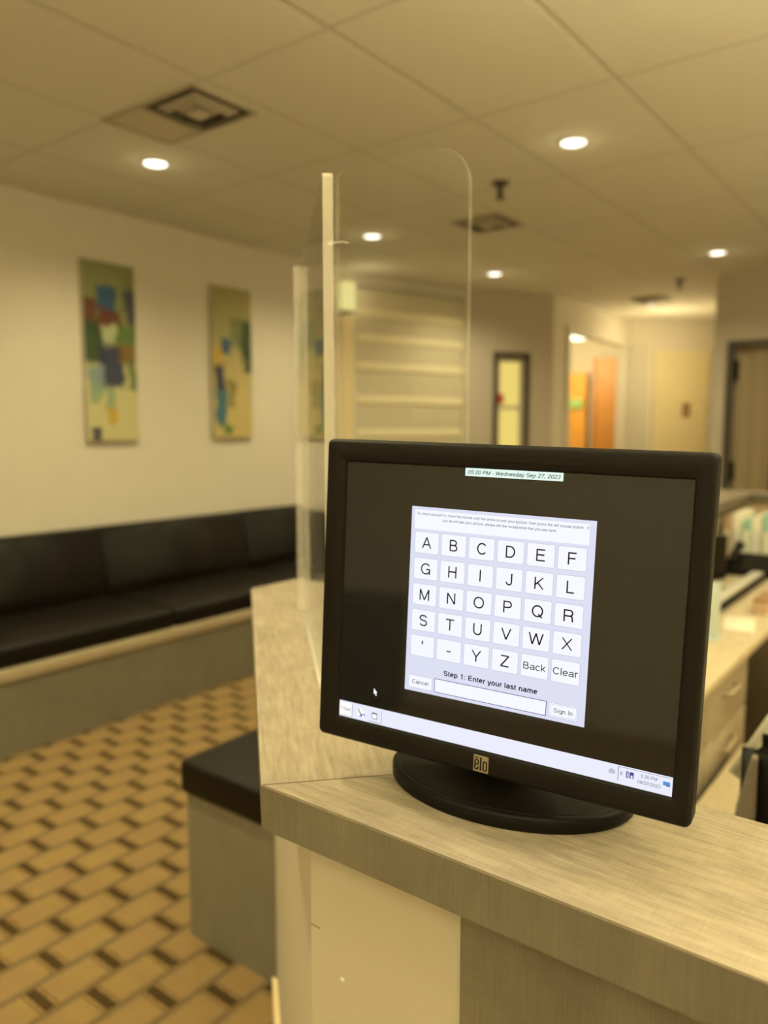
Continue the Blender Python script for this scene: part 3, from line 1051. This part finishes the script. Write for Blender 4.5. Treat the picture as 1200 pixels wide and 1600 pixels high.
ST = 88
T_, X_, B_ = 718 - 38, 523 - 38, 38      # centre lines of cap top, x top, base
GL = {
    'A': (667, [[(45, 0), (333, 700), (622, 0)], [(140, 240), (527, 240)]]),
    'B': (667, [[(115, B_), (115, T_), (350, T_)] + arc(350, 527, 175, 153, 90, -90) + [(115, 374)], [(350, 374)] + arc(385, 206, 185, 168, 90, -90) + [(115, B_)]]),
    'C': (722, [arc(375, 359, 285, 321, 38, 322, 26)]),
    'D': (722, [[(118, B_), (118, T_), (330, T_)] + arc(330, 359, 300, 321, 90, -90, 20) + [(118, B_)]]),
    'E': (667, [[(610, T_), (122, T_), (122, B_), (620, B_)], [(122, 376), (580, 376)]]),
    'F': (611, [[(575, T_), (122, T_), (122, 0)], [(122, 360), (530, 360)]]),
    'G': (778, [arc(390, 359, 310, 321, 38, 330, 26) + [(665, 330), (410, 330)], [(665, 330), (665, 0)]]),
    'H': (722, [[(118, 0), (118, 718)], [(604, 0), (604, 718)], [(118, 376), (604, 376)]]),
    'I': (278, [[(139, 0), (139, 718)]]),
    'J': (500, [[(385, 718), (385, 230)] + arc(220, 205, 165, 167, 0, -180, 16)]),
    'K': (667, [[(118, 0), (118, 718)], [(600, 718), (118, 250)], [(265, 395), (620, 0)]]),
    'L': (556, [[(118, 718), (118, B_), (535, B_)]]),
    'M': (833, [[(112, 0), (112, 700), (416, 30), (720, 700), (720, 0)]]),
    'N': (722, [[(115, 0), (115, 690), (607, 28), (607, 718)]]),
    'O': (778, [arc(389, 359, 310, 321, 0, 360, 32)]),
    'P': (667, [[(115, 0), (115, T_), (390, T_)] + arc(390, 501, 190, 179, 90, -90) + [(115, 322)]]),
    'Q': (778, [arc(389, 359, 310, 321, 0, 360, 32), [(440, 190), (690, -15)]]),
    'R': (722, [[(118, 0), (118, T_), (420, T_)] + arc(420, 511, 190, 169, 90, -90) + [(118, 342)], [(420, 342)] + arc(470, 232, 130, 110, 90, 0, 8) + [(605, 90), (640, 0)]]),
    'S': (667, [arc(333, 525, 235, 155, 15, 240, 16) + arc(350, 200, 235, 165, 60, -165, 18)]),
    'T': (611, [[(20, T_), (590, T_)], [(305, T_), (305, 0)]]),
    'U': (722, [[(118, 718), (118, 270)] + arc(361, 270, 243, 235, 180, 360, 20) + [(604, 718)]]),
    'V': (667, [[(45, 718), (333, 25), (622, 718)]]),
    'W': (944, [[(45, 718), (250, 25), (472, 690), (694, 25), (899, 718)]]),
    'X': (667, [[(50, 718), (622, 0)], [(610, 718), (45, 0)]]),
    'Y': (667, [[(45, 718), (333, 300), (622, 718)], [(333, 300), (333, 0)]]),
    'Z': (611, [[(50, T_), (555, T_), (50, B_), (575, B_)]]),
    'a': (556, [arc(275, 375, 180, 110, 160, 0, 10) + [(455, 90), (480, 30), (530, 38)], [(455, 310), (300, 275)] + arc(230, 150, 155, 115, 90, 270, 12) + [(330, 50), (455, 150)]]),
    'b': (556, [[(95, 0), (95, 718)], arc(285, 262, 190, 225, 0, 360, 24)]),
    'c': (500, [arc(270, 262, 200, 225, 45, 315, 20)]),
    'd': (556, [[(462, 0), (462, 718)], arc(270, 262, 192, 225, 0, 360, 24)]),
    'e': (556, [[(78, 275), (478, 275)] + arc(278, 262, 200, 225, 4, 318, 24)]),
    'f': (278, [[(20, X_), (260, X_)], [(120, 0), (120, 600)] + arc(200, 600, 80, 85, 180, 90, 6) + [(262, 685)]]),
    'g': (556, [arc(270, 275, 190, 212, 0, 360, 24), [(460, 523), (460, -20)] + arc(270, -20, 190, 150, 0, -150, 12)]),
    'h': (556, [[(105, 0), (105, 718)], arc(278, 320, 173, 165, 180, 0, 14) + [(451, 0)]]),
    'i': (222, [[(111, 0), (111, 523)], [(111, 625), (111, 718)]]),
    'j': (222, [[(111, 523), (111, -130), (40, -170)], [(111, 625), (111, 718)]]),
    'k': (500, [[(100, 0), (100, 718)], [(440, 523), (100, 190)], [(210, 300), (460, 0)]]),
    'l': (222, [[(111, 0), (111, 718)]]),
    'm': (833, [[(105, 0), (105, 523)], arc(255, 340, 150, 145, 180, 0, 12) + [(405, 0)], arc(565, 340, 160, 145, 180, 0, 12) + [(725, 0)]]),
    'n': (556, [[(105, 0), (105, 523)], arc(278, 320, 173, 165, 180, 0, 14) + [(451, 0)]]),
    'o': (556, [arc(278, 262, 205, 225, 0, 360, 26)]),
    'p': (556, [[(95, -207), (95, 523)], arc(285, 262, 190, 225, 0, 360, 24)]),
    'q': (556, [[(462, -207), (462, 523)], arc(270, 262, 192, 225, 0, 360, 24)]),
    'r': (333, [[(110, 0), (110, 523)], [(110, 320)] + arc(260, 340, 150, 145, 180, 85, 8) + [(325, 485)]]),
    's': (500, [arc(250, 375, 165, 110, 20, 235, 12) + arc(255, 150, 175, 112, 55, -165, 14)]),
    't': (278, [[(20, X_), (255, X_)], [(120, 660), (120, 120)] + arc(195, 110, 75, 75, 180, 270, 6) + [(258, 38)]]),
    'u': (556, [[(105, 523), (105, 200)] + arc(278, 200, 173, 162, 180, 360, 14), [(451, 523), (451, 0)]]),
    'v': (500, [[(40, 523), (250, 20), (460, 523)]]),
    'w': (722, [[(40, 523), (200, 20), (361, 500), (522, 20), (682, 523)]]),
    'x': (500, [[(40, 523), (460, 0)], [(455, 523), (40, 0)]]),
    'y': (500, [[(40, 523), (250, 20)], [(460, 523), (240, -90), (190, -165), (60, -172)]]),
    '0': (556, [arc(278, 355, 200, 317, 0, 360, 28)]),
    '1': (556, [[(120, 560), (240, 600), (320, 705), (320, 0)]]),
    '2': (556, [arc(278, 500, 190, 180, 170, -20, 14) + [(60, B_), (510, B_)]]),
    '3': (556, [arc(270, 525, 180, 155, 160, -75, 14), arc(275, 200, 200, 165, 80, -165, 16)]),
    '5': (556, [[(490, T_), (150, T_), (105, 350)] + arc(275, 235, 205, 198, 125, -160, 20)]),
    '7': (556, [[(45, T_), (500, T_), (330, 420), (220, 0)]]),
    '9': (556, [arc(270, 465, 195, 215, 0, 360, 24), [(465, 465)] + arc(265, 355, 200, 317, 0, -150, 16)]),
    ':': (278, [[(139, 0), (139, 100)], [(139, 420), (139, 520)]]),
    '.': (278, [[(139, 0), (139, 100)]]),
    ',': (278, [[(150, 100), (139, 0), (100, -120)]]),
    '-': (333, [[(45, 275), (290, 275)]]),
    '/': (278, [[(-10, -15), (288, 725)]]),
    ' ': (278, []),
}


def text_bm(body, shear=0.0, weight=0.0):
    """strokes of a line of text as quads with mitred joints, baseline y=0; returns verts and faces"""
    vs, fs = [], []
    ox = 0.0
    hw = (ST + weight) / 2
    pieces = []
    for ch in body:
        adv, strokes = GL[ch]
        for st in strokes:
            p = [Vector((a + ox, b)) for a, b in st]
            p = [p[0]] + [b for a, b in zip(p, p[1:]) if (b - a).length > 1.0]
            pieces.append(p)
        ox += adv + weight * 0.6
    todo = []
    for p in pieces:                       # break strokes at acute turns
        cur = [p[0]]
        for i in range(1, len(p)):
            cur.append(p[i])
            if i < len(p) - 1 and (p[i] - p[i - 1]).normalized().dot((p[i + 1] - p[i]).normalized()) < -0.15:
                todo.append(cur)
                cur = [p[i]]
        todo.append(cur)
    if True:
        for p in todo:
            closed = (p[0] - p[-1]).length < 2.0
            n = len(p)
            base = len(vs)
            for i in range(n):
                if closed:
                    a, b = p[(i - 1) % (n - 1)], p[(i + 1) % (n - 1)]
                    d0, d1 = (p[i] - a), (b - p[i])
                    if i in (0, n - 1):
                        d0, d1 = p[0] - p[n - 2], p[1] - p[0]
                else:
                    d0 = p[i] - p[i - 1] if i else p[1] - p[0]
                    d1 = p[i + 1] - p[i] if i < n - 1 else d0
                n0 = Vector((-d0.y, d0.x)).normalized()
                n1 = Vector((-d1.y, d1.x)).normalized()
                m = (n0 + n1)
                m = m.normalized() if m.length > 1e-4 else n0
                k = min(hw / max(m.dot(n1), 0.3), hw * 2.0)
                vs += [p[i] + m * k, p[i] - m * k]
            for i in range(n - 1):
                q = base + 2 * i
                fs.append([q, q + 1, q + 3, q + 2])
    out = []
    for v in vs:
        y = max(min(v.y, 718.0), -215.0)
        if -45 < y < 0:
            y = 0.0
        out.append(Vector((v.x + shear * y, y, 0)))
    return out, fs


def text(q, body, x, y, h, width=None, centre=False, z=0.0004, mi=0, shear=0.0, weight=0.0, M=SM, sx=1.0):
    """draws body into q at screen position x,y (mm), cap height h (mm), optional total width (mm)"""
    vs, fs = text_bm(body, shear, weight)
    if not vs:
        return
    x0 = min(v.x for v in vs)
    x1 = max(v.x for v in vs)
    k = h / 718 / 1000
    kx = k * sx
    if width:
        kx = width / 1000 / (x1 - x0)
    w = (x1 - x0) * kx
    ox = x / 1000 - (w / 2 if centre else 0)
    nv = [q.bm.verts.new(M @ Vector((ox + (v.x - x0) * kx, y / 1000 + v.y * k, z))) for v in vs]
    for f in fs:
        try:
            ff = q.bm.faces.new([nv[i] for i in f])
            ff.material_index = mi
        except ValueError:
            pass


def plate(q, x0, x1, y0, y1, z0, z1, r=0.0, mi=0):
    q.mi = mi
    if r > 0:
        q.loft([rrect(x0 / 1000, x1 / 1000, y0 / 1000, y1 / 1000, r / 1000, z0, 4),
                rrect(x0 / 1000, x1 / 1000, y0 / 1000, y1 / 1000, r / 1000, z1, 4)], smooth=False)
    else:
        q.box(x0 / 1000, x1 / 1000, y0 / 1000, y1 / 1000, z0, z1, SM)


# sign-in window
q = MB()
plate(q, 77.3, 260.0, -226.0, -40.4, 0.00005, 0.00012, 0, 0)
plate(q, 81.0, 254.2, -62.3, -43.6, 0.00012, 0.00016, 1.0, 1)
win_ = q.build('sign_in_window', [g_win, g_key], scr)
q = MB()
text(q, 'To check yourself in, move the mouse until the arrow is over your picture, then press the left mouse button.  If', 83.0, -48.4, 2.5, 170.5, z=0.0002, weight=14)
text(q, 'you do not see your picture, please tell the receptionist that you are here.', 111.0, -53.4, 2.5, 113.5, z=0.0002, weight=14)
q.build('instruction_text', [g_grey], scr)
rows = ["ABCDEF", "GHIJKL", "MNOPQR", "STUVWX", "'-YZ##"]
for r_, rw in enumerate(rows):
    for c_, ch in enumerate(rw):
        x0 = 81.9 + c_ * 28.98
        y1 = -65.0 - r_ * 25.85
        q = MB()
        plate(q, x0, x0 + 26.4, y1 - 21.4, y1, 0.00012, 0.00016, 1.6, 1)
        plate(q, x0 + .35, x0 + 26.05, y1 - 21.05, y1 - .35, 0.00016, 0.00020, 1.4, 0)
        cx, cy = x0 + 13.2, y1 - 10.7
        if ch == '#':
            w_ = 'Back' if c_ == 4 else 'Clear'
            text(q, w_, cx, cy - 3.4, 6.6, 21.4 if c_ == 4 else 22.9, True, 0.0003, 2)
        elif ch == "'":
            q.mi = 2
            q.box((cx - .7) / 1000, (cx + .7) / 1000, (cy + 1.9) / 1000, (cy + 5.6) / 1000, .00025, .0003, SM)
        elif ch == '-':
            q.mi = 2
            q.box((cx - 2.3) / 1000, (cx + 2.3) / 1000, (cy - 1.2) / 1000, (cy - .1) / 1000, .00025, .0003, SM)
        else:
            text(q, ch, cx, cy - 5.5, 11.2, None, True, 0.0003, 2, sx=0.98)
        q.build('key_button', [g_key, g_line, g_ink], scr)
q = MB()
text(q, 'Step 1: Enter your last name', 119.8, -204.4, 4.9, 95.5, z=0.0003, weight=62)
q.build('step_text', [g_ink], scr)
for (x0, x1, y0, y1, w_, tw) in ((81.3, 107.9, -222.6, -209.6, 'Cancel', 18.0), (226.6, 253.7, -222.3, -209.3, 'Sign In', 17.5)):
    q = MB()
    plate(q, x0, x1, y0, y1, 0.00012, 0.00016, 1.4, 1)
    plate(q, x0 + .35, x1 - .35, y0 + .35, y1 - .35, 0.00016, 0.00020, 1.2, 0)
    if w_ == 'Sign In':
        plate(q, x0 + 1.3, x1 - 1.3, y0 + 1.3, y1 - 1.3, 0.00020, 0.00024, 0.9, 1)
        plate(q, x0 + 1.6, x1 - 1.6, y0 + 1.6, y1 - 1.6, 0.00024, 0.00027, 0.8, 0)
    text(q, w_, (x0 + x1) / 2, (y0 + y1) / 2 - 2.0, 4.0, tw, True, 0.00034, 2)
    q.build('screen_button', [g_key, g_line, g_ink], scr)
q = MB()
plate(q, 110.2, 224.4, -222.9, -208.9, 0.00012, 0.00016, 0, 1)
plate(q, 110.8, 223.8, -222.3, -209.5, 0.00016, 0.00020, 0, 0)
q.build('name_field', [g_key, g_navy], scr)
# date banner
q = MB()
plate(q, 132.6, 227.7, -7.6, 0.0, 0.00005, 0.0001, 0, 0)
text(q, '05:20 PM - Wednesday Sep 27, 2023', 135.4, -5.6, 3.6, 89.8, z=0.0003, mi=1, shear=0.22, weight=22)
q.build('date_banner', [g_ban, g_ink], scr)
# pointer
q = MB()
px, py = 41.6, -232.3
pts = [(0, 0), (0, -6.2), (1.3, -5.0), (2.5, -7.8), (3.6, -7.3), (2.4, -4.6), (4.3, -4.5)]
q.prism([((px + a) / 1000, (py + c) / 1000) for a, c in pts], 0.00005, 0.0002, SM)
q.build('mouse_pointer', [g_pure], scr)
# task bar
q = MB()
plate(q, 0.3, 337.6, -269.6, -252.6, 0.00005, 0.00012, 0, 0)
plate(q, 0.4, 15.6, -268.6, -254.4, 0.00012, 0.00016, 0, 1)
for x_ in (16.0, 51.6):
    plate(q, x_, x_ + .4, -268.2, -254.2, 0.00012, 0.0002, 0, 2)
plate(q, 1, 15.8, -268.7, -268.3, 0.00016, 0.0002, 0, 2)
plate(q, 36.5, 51.6, -268.4, -268.0, 0.00012, 0.0002, 0, 2)
plate(q, 292.0, 292.5, -266.5, -253.8, 0.00012, 0.0002, 0, 2)
plate(q, 292.0, 337.0, -254.0, -253.7, 0.00012, 0.0002, 0, 2)
text(q, 'Start', 5.4, -262.6, 3.4, 9.0, z=0.0003, mi=2)
text(q, '5:20 PM', 311.6, -259.0, 3.0, 13.4, z=0.0003, mi=2)
text(q, '09/27/2023', 308.9, -264.7, 3.0, 19.0, z=0.0003, mi=2)
q.build('task_bar', [g_bar, g_pure, g_grey], scr)
q = MB()
for k, (a, c, m_) in enumerate(((2.0, -259.0, 0), (3.3, -258.7, 0), (2.0, -260.5, 0), (3.3, -260.2, 0))):
    plate(q, a, a + 1.1, c - 1.2, c, 0.0002, 0.0003, 0.2, m_)
q.build('start_icon', [g_yel], scr)
q = MB()
q.mi = 0
q.prism([(x_ / 1000, y_ / 1000) for x_, y_ in [(27.5 + 5 * math.cos(a * PI / 12), -261.8 + 5 * math.sin(a * PI / 12)) for a in range(24)]], .00012, .00018, SM)
q.mi = 1
q.prism([(.0262, -.2630), (.0278, -.2652), (.0300, -.2622), (.0284, -.2628)], .0002, .0003, SM)
q.prism([(.0232, -.2582), (.0240, -.2578), (.0274, -.2632), (.0266, -.2636)], .0002, .0003, SM)
q.mi = 2
q.prism([(.0245, -.2658), (.0282, -.2662), (.0275, -.2640)], .0002, .0003, SM)
q.prism([(.0292, -.2632), (.0322, -.2612), (.0320, -.2640)], .0002, .0003, SM)
q.mi = 3
q.prism([(.0290, -.2575), (.0310, -.2568), (.0312, -.2590), (.0294, -.2596)], .0002, .0003, SM)
q.build('taskbar_icon', [g_pure, g_ink, g_blue, g_yel], scr)
q = MB()
plate(q, 40.2, 46.8, -265.0, -258.2, .00012, .0002, 0, 0)
plate(q, 40.8, 46.2, -264.4, -259.6, .0002, .00025, 0, 1)
q.build('taskbar_icon', [g_grey, g_pure], scr)
q = MB()
plate(q, 283.8, 289.6, -261.6, -258.4, .00012, .0002, 0.6, 0)
plate(q, 285.0, 288.4, -258.5, -257.0, .00012, .0002, 0.5, 0)
q.build('tray_icon', [scr_glow('display_pale_grey', srgb(190, 192, 208))], scr)
q = MB()
for yy in (-258.2, -260.0):
    q.prism([(.2936, (yy - .9) / 1000), (.2943, (yy - .9) / 1000), (.2949, (yy - .3) / 1000), (.2955, (yy - .9) / 1000), (.2962, (yy - .9) / 1000), (.2949, (yy + .5) / 1000)], .00012, .0002, SM)
q.build('tray_icon', [g_grey], scr)
q = MB()
plate(q, 299.0, 305.4, -262.2, -256.6, .00012, .0002, 0, 0)
plate(q, 299.9, 300.8, -261.6, -257.2, .0002, .00025, 0, 1)
plate(q, 301.4, 302.0, -262.2, -256.6, .0002, .00025, 0, 1)
plate(q, 303.0, 304.6, -262.0, -259.3, .0002, .00025, 0, 1)
q.build('tray_icon', [g_navy, g_bar], scr)
q = MB()
plate(q, 329.8, 335.6, -261.0, -257.6, .00012, .0002, 0, 0)
plate(q, 332.6, 335.6, -261.4, -260.6, .0002, .0003, 0, 1)
q.build('tray_icon', [g_blue, g_navy], scr)

# maker's badge on the lower bezel
q = MB()
q.mi = 0
q.box(.1573, .1726, -.2898, -.2738, 0.0030, 0.0038, SM)
ba = q.build('badge', [simple('badge_silver', (.42, .38, .29), .35, 0.6)], bez)
q = MB()


def stroke(q, x0, x1, y0, y1):
    q.box(x0 / 1000, x1 / 1000, y0 / 1000, y1 / 1000, .0038, .0040, SM)


# letter e with bar, l, o
stroke(q, 158.6, 162.4, -276.5, -275.6)
stroke(q, 158.4, 159.7, -287.3, -278.6); stroke(q, 161.5, 162.8, -283.0, -278.6); stroke(q, 161.5, 162.8, -287.3, -284.9)
stroke(q, 158.9, 162.3, -278.9, -277.7); stroke(q, 159.7, 161.5, -283.2, -282.2); stroke(q, 158.9, 162.3, -288.2, -287.0)
stroke(q, 164.0, 165.5, -288.4, -275.3)
stroke(q, 166.9, 168.2, -287.4, -279.4); stroke(q, 170.2, 171.5, -287.4, -279.4)
stroke(q, 167.4, 171.0, -279.8, -278.6); stroke(q, 167.4, 171.0, -288.2, -287.0)
q.build('badge_lettering', [m_bezel], bez)
# embossed legend on the upper bezel
q = MB()
q.loft([rrect(.158, .2475, .0065, .0150, .001, .0030), rrect(.1585, .247, .007, .0145, .001, .00365)], smooth=False)
q.build('bezel_emblem', m_bezel, bez)
# stand
q = MB()
Rz = Matrix.Rotation(math.radians(7.2), 4, 'Z')
q.disc_loft((-0.369, 0.700, CT), [(.985, 0), (1.0, .002), (1.0, .0125), (.985, .0145), (.955, .0150)], 72, .129, .090, Rz)
q.build('base_rim', m_black, mon)
q = MB()
q.disc_loft((-0.369, 0.700, CT), [(.955, .0148), (.90, .0152), (.78, .0165), (.62, .0195), (.48, .026), (.38, .036), (.32, .050)], 72, .129, .090, Rz)
q.build('stand_base', m_black, mon)
q = MB()
Mn = Matrix.Translation((-0.369, 0.703, CT)) @ Rz
q.rbox(-.045, .045, -.014, .026, .030, .190, .012, 4, Mn)
q.build('neck', m_black, mon)

# ------------------------------------------------------------------ staff side: desk, pedestal, small things
DZ = 0.73
sd = thing('staff_desk', (-0.82, 2.8, 0), 'low pale laminate staff desk behind the reception counter', 'desk')
MB().rbox(-1.20, -0.555, 1.55, 4.86, DZ - 0.032, DZ, 0.004, 2).build('desktop', m_desktop, sd)
MB().box(-1.20, -1.17, 1.57, 4.84, 0.0, DZ - 0.033).build('back_board', m_bench, sd)
pe = thing('drawer_pedestal', (-0.85, 2.45, 0), 'tan drawer pedestal under the staff desk', 'drawers')
m_ped = laminate_v('pedestal_laminate', (0.42, 0.36, 0.26), (0.34, 0.29, 0.20))
MB().box(-1.15, -0.590, 1.75, 2.83, 0.0, DZ - 0.033).build('carcass', m_ped, pe)
for k, (z0, z1) in enumerate(((0.52, 0.685), (0.34, 0.51), (0.05, 0.33))):
    for y0, y1 in ((1.77, 2.285), (2.295, 2.81)):
        d_ = MB().rbox(-0.590, -0.574, y0, y1, z0, z1, 0.003, 2).build('drawer', m_ped, pe)
        MB().tube([(-0.575, (y0 + y1) / 2 - .07, z1 - .05), (-0.555, (y0 + y1) / 2 - .06, z1 - .05), (-0.555, (y0 + y1) / 2 + .06, z1 - .05), (-0.575, (y0 + y1) / 2 + .07, z1 - .05)], .006).build('drawer_handle', m_benchcap, d_)
cu_ = thing('knee_space_block', (-0.86, 3.25, 0), 'black block added for the dark of the knee space under the desk', 'computer')  # black block standing in for the shade of the open knee space
MB().rbox(-1.1, -0.62, 2.86, 3.6, 0.02, 0.66, 0.01, 3).build('case', m_leather, cu_)
for yy in (2.95, 3.5):
    MB().box(-1.05, -0.7, yy - .02, yy + .02, 0.0, 0.02).build('foot', m_black, cu_)
st = thing('storage_box', (-0.47, 2.3, 0), 'black storage box with tan lid on the floor before the drawers', 'box')
MB().rbox(-0.54, -0.33, 1.95, 2.62, 0.0, 0.40, .01, 2).build('box_body', m_leather, st)
MB().rbox(-0.545, -0.325, 1.94, 2.63, 0.40, 0.44, .008, 2).build('box_lid', m_desktop, st)

# folders leaning upright against the back leg of the counter
fold = [(-1.09, m_paper, 'cream folder, leftmost of the upright folders by the ledge'), (-1.01, m_pink, 'tan folder standing upright beside the cream folders'),
        (-0.965, m_paper, 'narrow cream folder between tan and teal folders'), (-0.915, m_teal, 'teal folder standing upright below the ledge'),
        (-0.87, m_paper, 'pale folder between the two teal folders'), (-0.82, m_teal, 'teal folder at the right edge below the ledge')]
for i, (x_, mm, lab) in enumerate(fold):
    t_ = thing('folder', (x_, 4.60, DZ), lab, 'folder', 'upright folders at the far end of the staff desk')
    MB().rbox(x_ - .022, x_ + .022, 4.30, 4.60, DZ, DZ + 0.25 + 0.02 * (i % 3), .003, 2).build('cover', mm, t_)
    MB().box(x_ - .016, x_ + .016, 4.297, 4.3005, DZ + .02, DZ + 0.20).build('spine_label', m_paper if mm is not m_paper else m_white, t_)

fh = thing('file_holder', (-0.93, 2.95, DZ), 'pale upright plastic sheet standing at the right edge of the monitor', 'holder')
FX, FYY = -0.667, 2.765
MB().rbox(FX - .10, FX + .006, FYY, FYY + .012, DZ + 0.006, DZ + .20, .004, 2).build('upright_sheet', m_paleblue, fh)
MB().rbox(FX - .10, FX + .006, FYY - .03, FYY + .05, DZ, DZ + .006, .002, 2).build('foot', m_paleblue, fh)

dm = thing('desk_monitor', (-0.92, 3.35, DZ), 'dark blurred staff monitor beyond the pale upright sheet', 'monitor')
Md = Matrix.Translation((-0.93, 3.62, DZ)) @ Matrix.Rotation(math.radians(70), 4, 'Z')
MB().rbox(-.13, .13, -.015, .015, .04, .24, .006, 2, Md).build('panel', m_black, dm)
MB().rbox(-.02, .02, .015, .035, .01, .15, .006, 2, Md).build('neck', m_black, dm)
MB().rbox(-.08, .08, -.04, .07, 0, .012, .004, 2, Md).build('stand_base', m_black, dm)

tr = thing('document_tray', (-0.72, 3.6, DZ), 'long flat black tray with silver top on the staff desk', 'tray')
MB().rbox(-0.815, -0.755, 3.02, 4.00, DZ + .006, DZ + .032, .004, 2).build('tray_body', m_black, tr)
MB().rbox(-0.815, -0.765, 3.03, 3.99, DZ + .033, DZ + .046, .004, 2).build('tray_lid', simple('silver_lid', (.62, .6, .53), .35), tr)
for yy in (3.1, 3.85):
    MB().box(-0.805, -0.765, yy, yy + .03, DZ, DZ + .006).build('foot', m_black, tr)

ph = thing('desk_phone', (-0.80, 4.32, DZ), 'black desk phone before the coloured folders', 'telephone')
Mp = Matrix.Translation((-0.86, 4.16, DZ))
q = MB()
q.loft([[Mp @ Vector(p) for p in r] for r in (
    [(-.10, -.09, 0), (.12, -.09, 0), (.12, .10, 0), (-.10, .10, 0)],
    [(-.10, -.09, .03), (.12, -.09, .03), (.12, .10, .09), (-.10, .10, .09)])], smooth=False)
q.build('phone_body', m_black, ph)
q = MB()
q.tube([Mp @ Vector(p) for p in ((-.075, -.09, .06), (-.075, -.06, .085), (-.075, .07, .125), (-.075, .10, .125))], [.022, .014, .014, .024], 12)
q.build('handset', m_black, ph)
cup = thing('red_cup', (-0.69, 4.36, DZ), 'small red cup right of the black desk phone', 'cup')
MB().disc_loft((-0.70, 4.22, DZ), [(.030, 0), (.036, .10), (.032, .10), (.027, .006)], 24).build('cup_body', m_red, cup)
sb = thing('card_box', (-0.66, 3.2, DZ), 'small brown box at the right edge on the staff desk', 'box')
MB().rbox(-0.655, -0.605, 3.25, 3.45, DZ, DZ + .05, .003, 2).build('box_body', m_pink, sb)
MB().rbox(-0.657, -0.603, 3.248, 3.452, DZ + .05, DZ + .06, .002, 2).build('box_lid', m_brown, sb)
pp = MB()
Mq = Matrix.Translation((-0.66, 3.02, DZ)) @ Matrix.Rotation(.2, 4, 'Z')
pp.rbox(-.045, .06, -.10, .12, 0, .006, .001, 1, Mq)
pp = pp.build('paper_stack', m_paper)
tag(pp, 'thin cream paper stack on the staff desk beside the pale sheet', 'paper')

# office chair close behind the counter
oc = thing('office_chair', (-0.05, 1.75, 0), 'dark office chair with ribbed side right behind the counter', 'chair')
bz0, bz1 = 0.56, 0.915
q = MB()
tmp = bmesh.new()
bmesh.ops.create_cube(tmp, size=1)
bmesh.ops.scale(tmp, vec=(0.50, 0.07, bz1 - bz0), verts=tmp.verts)
bmesh.ops.bevel(tmp, geom=tmp.edges[:], offset=0.032, segments=5, affect='EDGES')
q.add(tmp, Matrix.Translation((-0.05, 1.46, (bz0 + bz1) / 2)), True)
q.build('backrest', m_leather, oc)
q = MB()
n_ = 46
for i in range(n_):
    t = i / (n_ - 1)
    z = bz1 - 0.035 - t * (bz1 - bz0 - 0.06)
    y = 1.428 - 0.012 * t
    x = -0.272 - 0.030 * t
    q.disc_loft((x, y, z), [(.6, -.0042), (1, -.002), (1, .002), (.6, .0042)], 12, .006 + .011 * min(1, t * 3), .012, Matrix.Rotation(.35, 4, 'Y'))
q.build('ribbed_piping', m_ribbed, oc)
MB().rbox(-0.29, 0.19, 1.50, 1.96, 0.44, 0.52, .03, 5).build('seat', m_leather, oc)
MB().tube([(-0.05, 1.49, .60), (-0.05, 1.55, .42), (-0.05, 1.72, .42)], .02).build('back_bracket', m_black, oc)
MB().tube([(-0.05, 1.73, .08), (-0.05, 1.73, .44)], .028).build('gas_column', m_black, oc)
for k in range(5):
    a = k * 2 * PI / 5 + .3
    lg = MB().tube([(-0.05, 1.73, .10), (-0.05 + .28 * math.cos(a), 1.73 + .28 * math.sin(a), .065)], [.022, .014]).build('leg', m_black, oc)
    cx, cy = -0.05 + .28 * math.cos(a), 1.73 + .28 * math.sin(a)
    MB().disc_loft((cx, cy, .027), [(.02, -.012), (.027, -.008), (.027, .008), (.02, .012)], 16, M=Matrix.Rotation(PI / 2, 4, 'X')).build('caster', m_black, lg)
cu2 = MB()
tmp = bmesh.new()
bmesh.ops.create_cube(tmp, size=1)
bmesh.ops.scale(tmp, vec=(0.46, 0.08, 0.40), verts=tmp.verts)
bmesh.ops.bevel(tmp, geom=tmp.edges[:], offset=0.035, segments=5, affect='EDGES')
cu2.add(tmp, Matrix.Translation((-0.06, 1.545, 0.84)) @ Matrix.Rotation(0.47, 4, 'Y'), True)
cu2 = cu2.build('cushion', m_paper)
tag(cu2, 'cream cushion showing above the dark office chair back', 'cushion')

for o_ in bpy.data.objects:
    if '_o' in o_:
        del o_['_o']
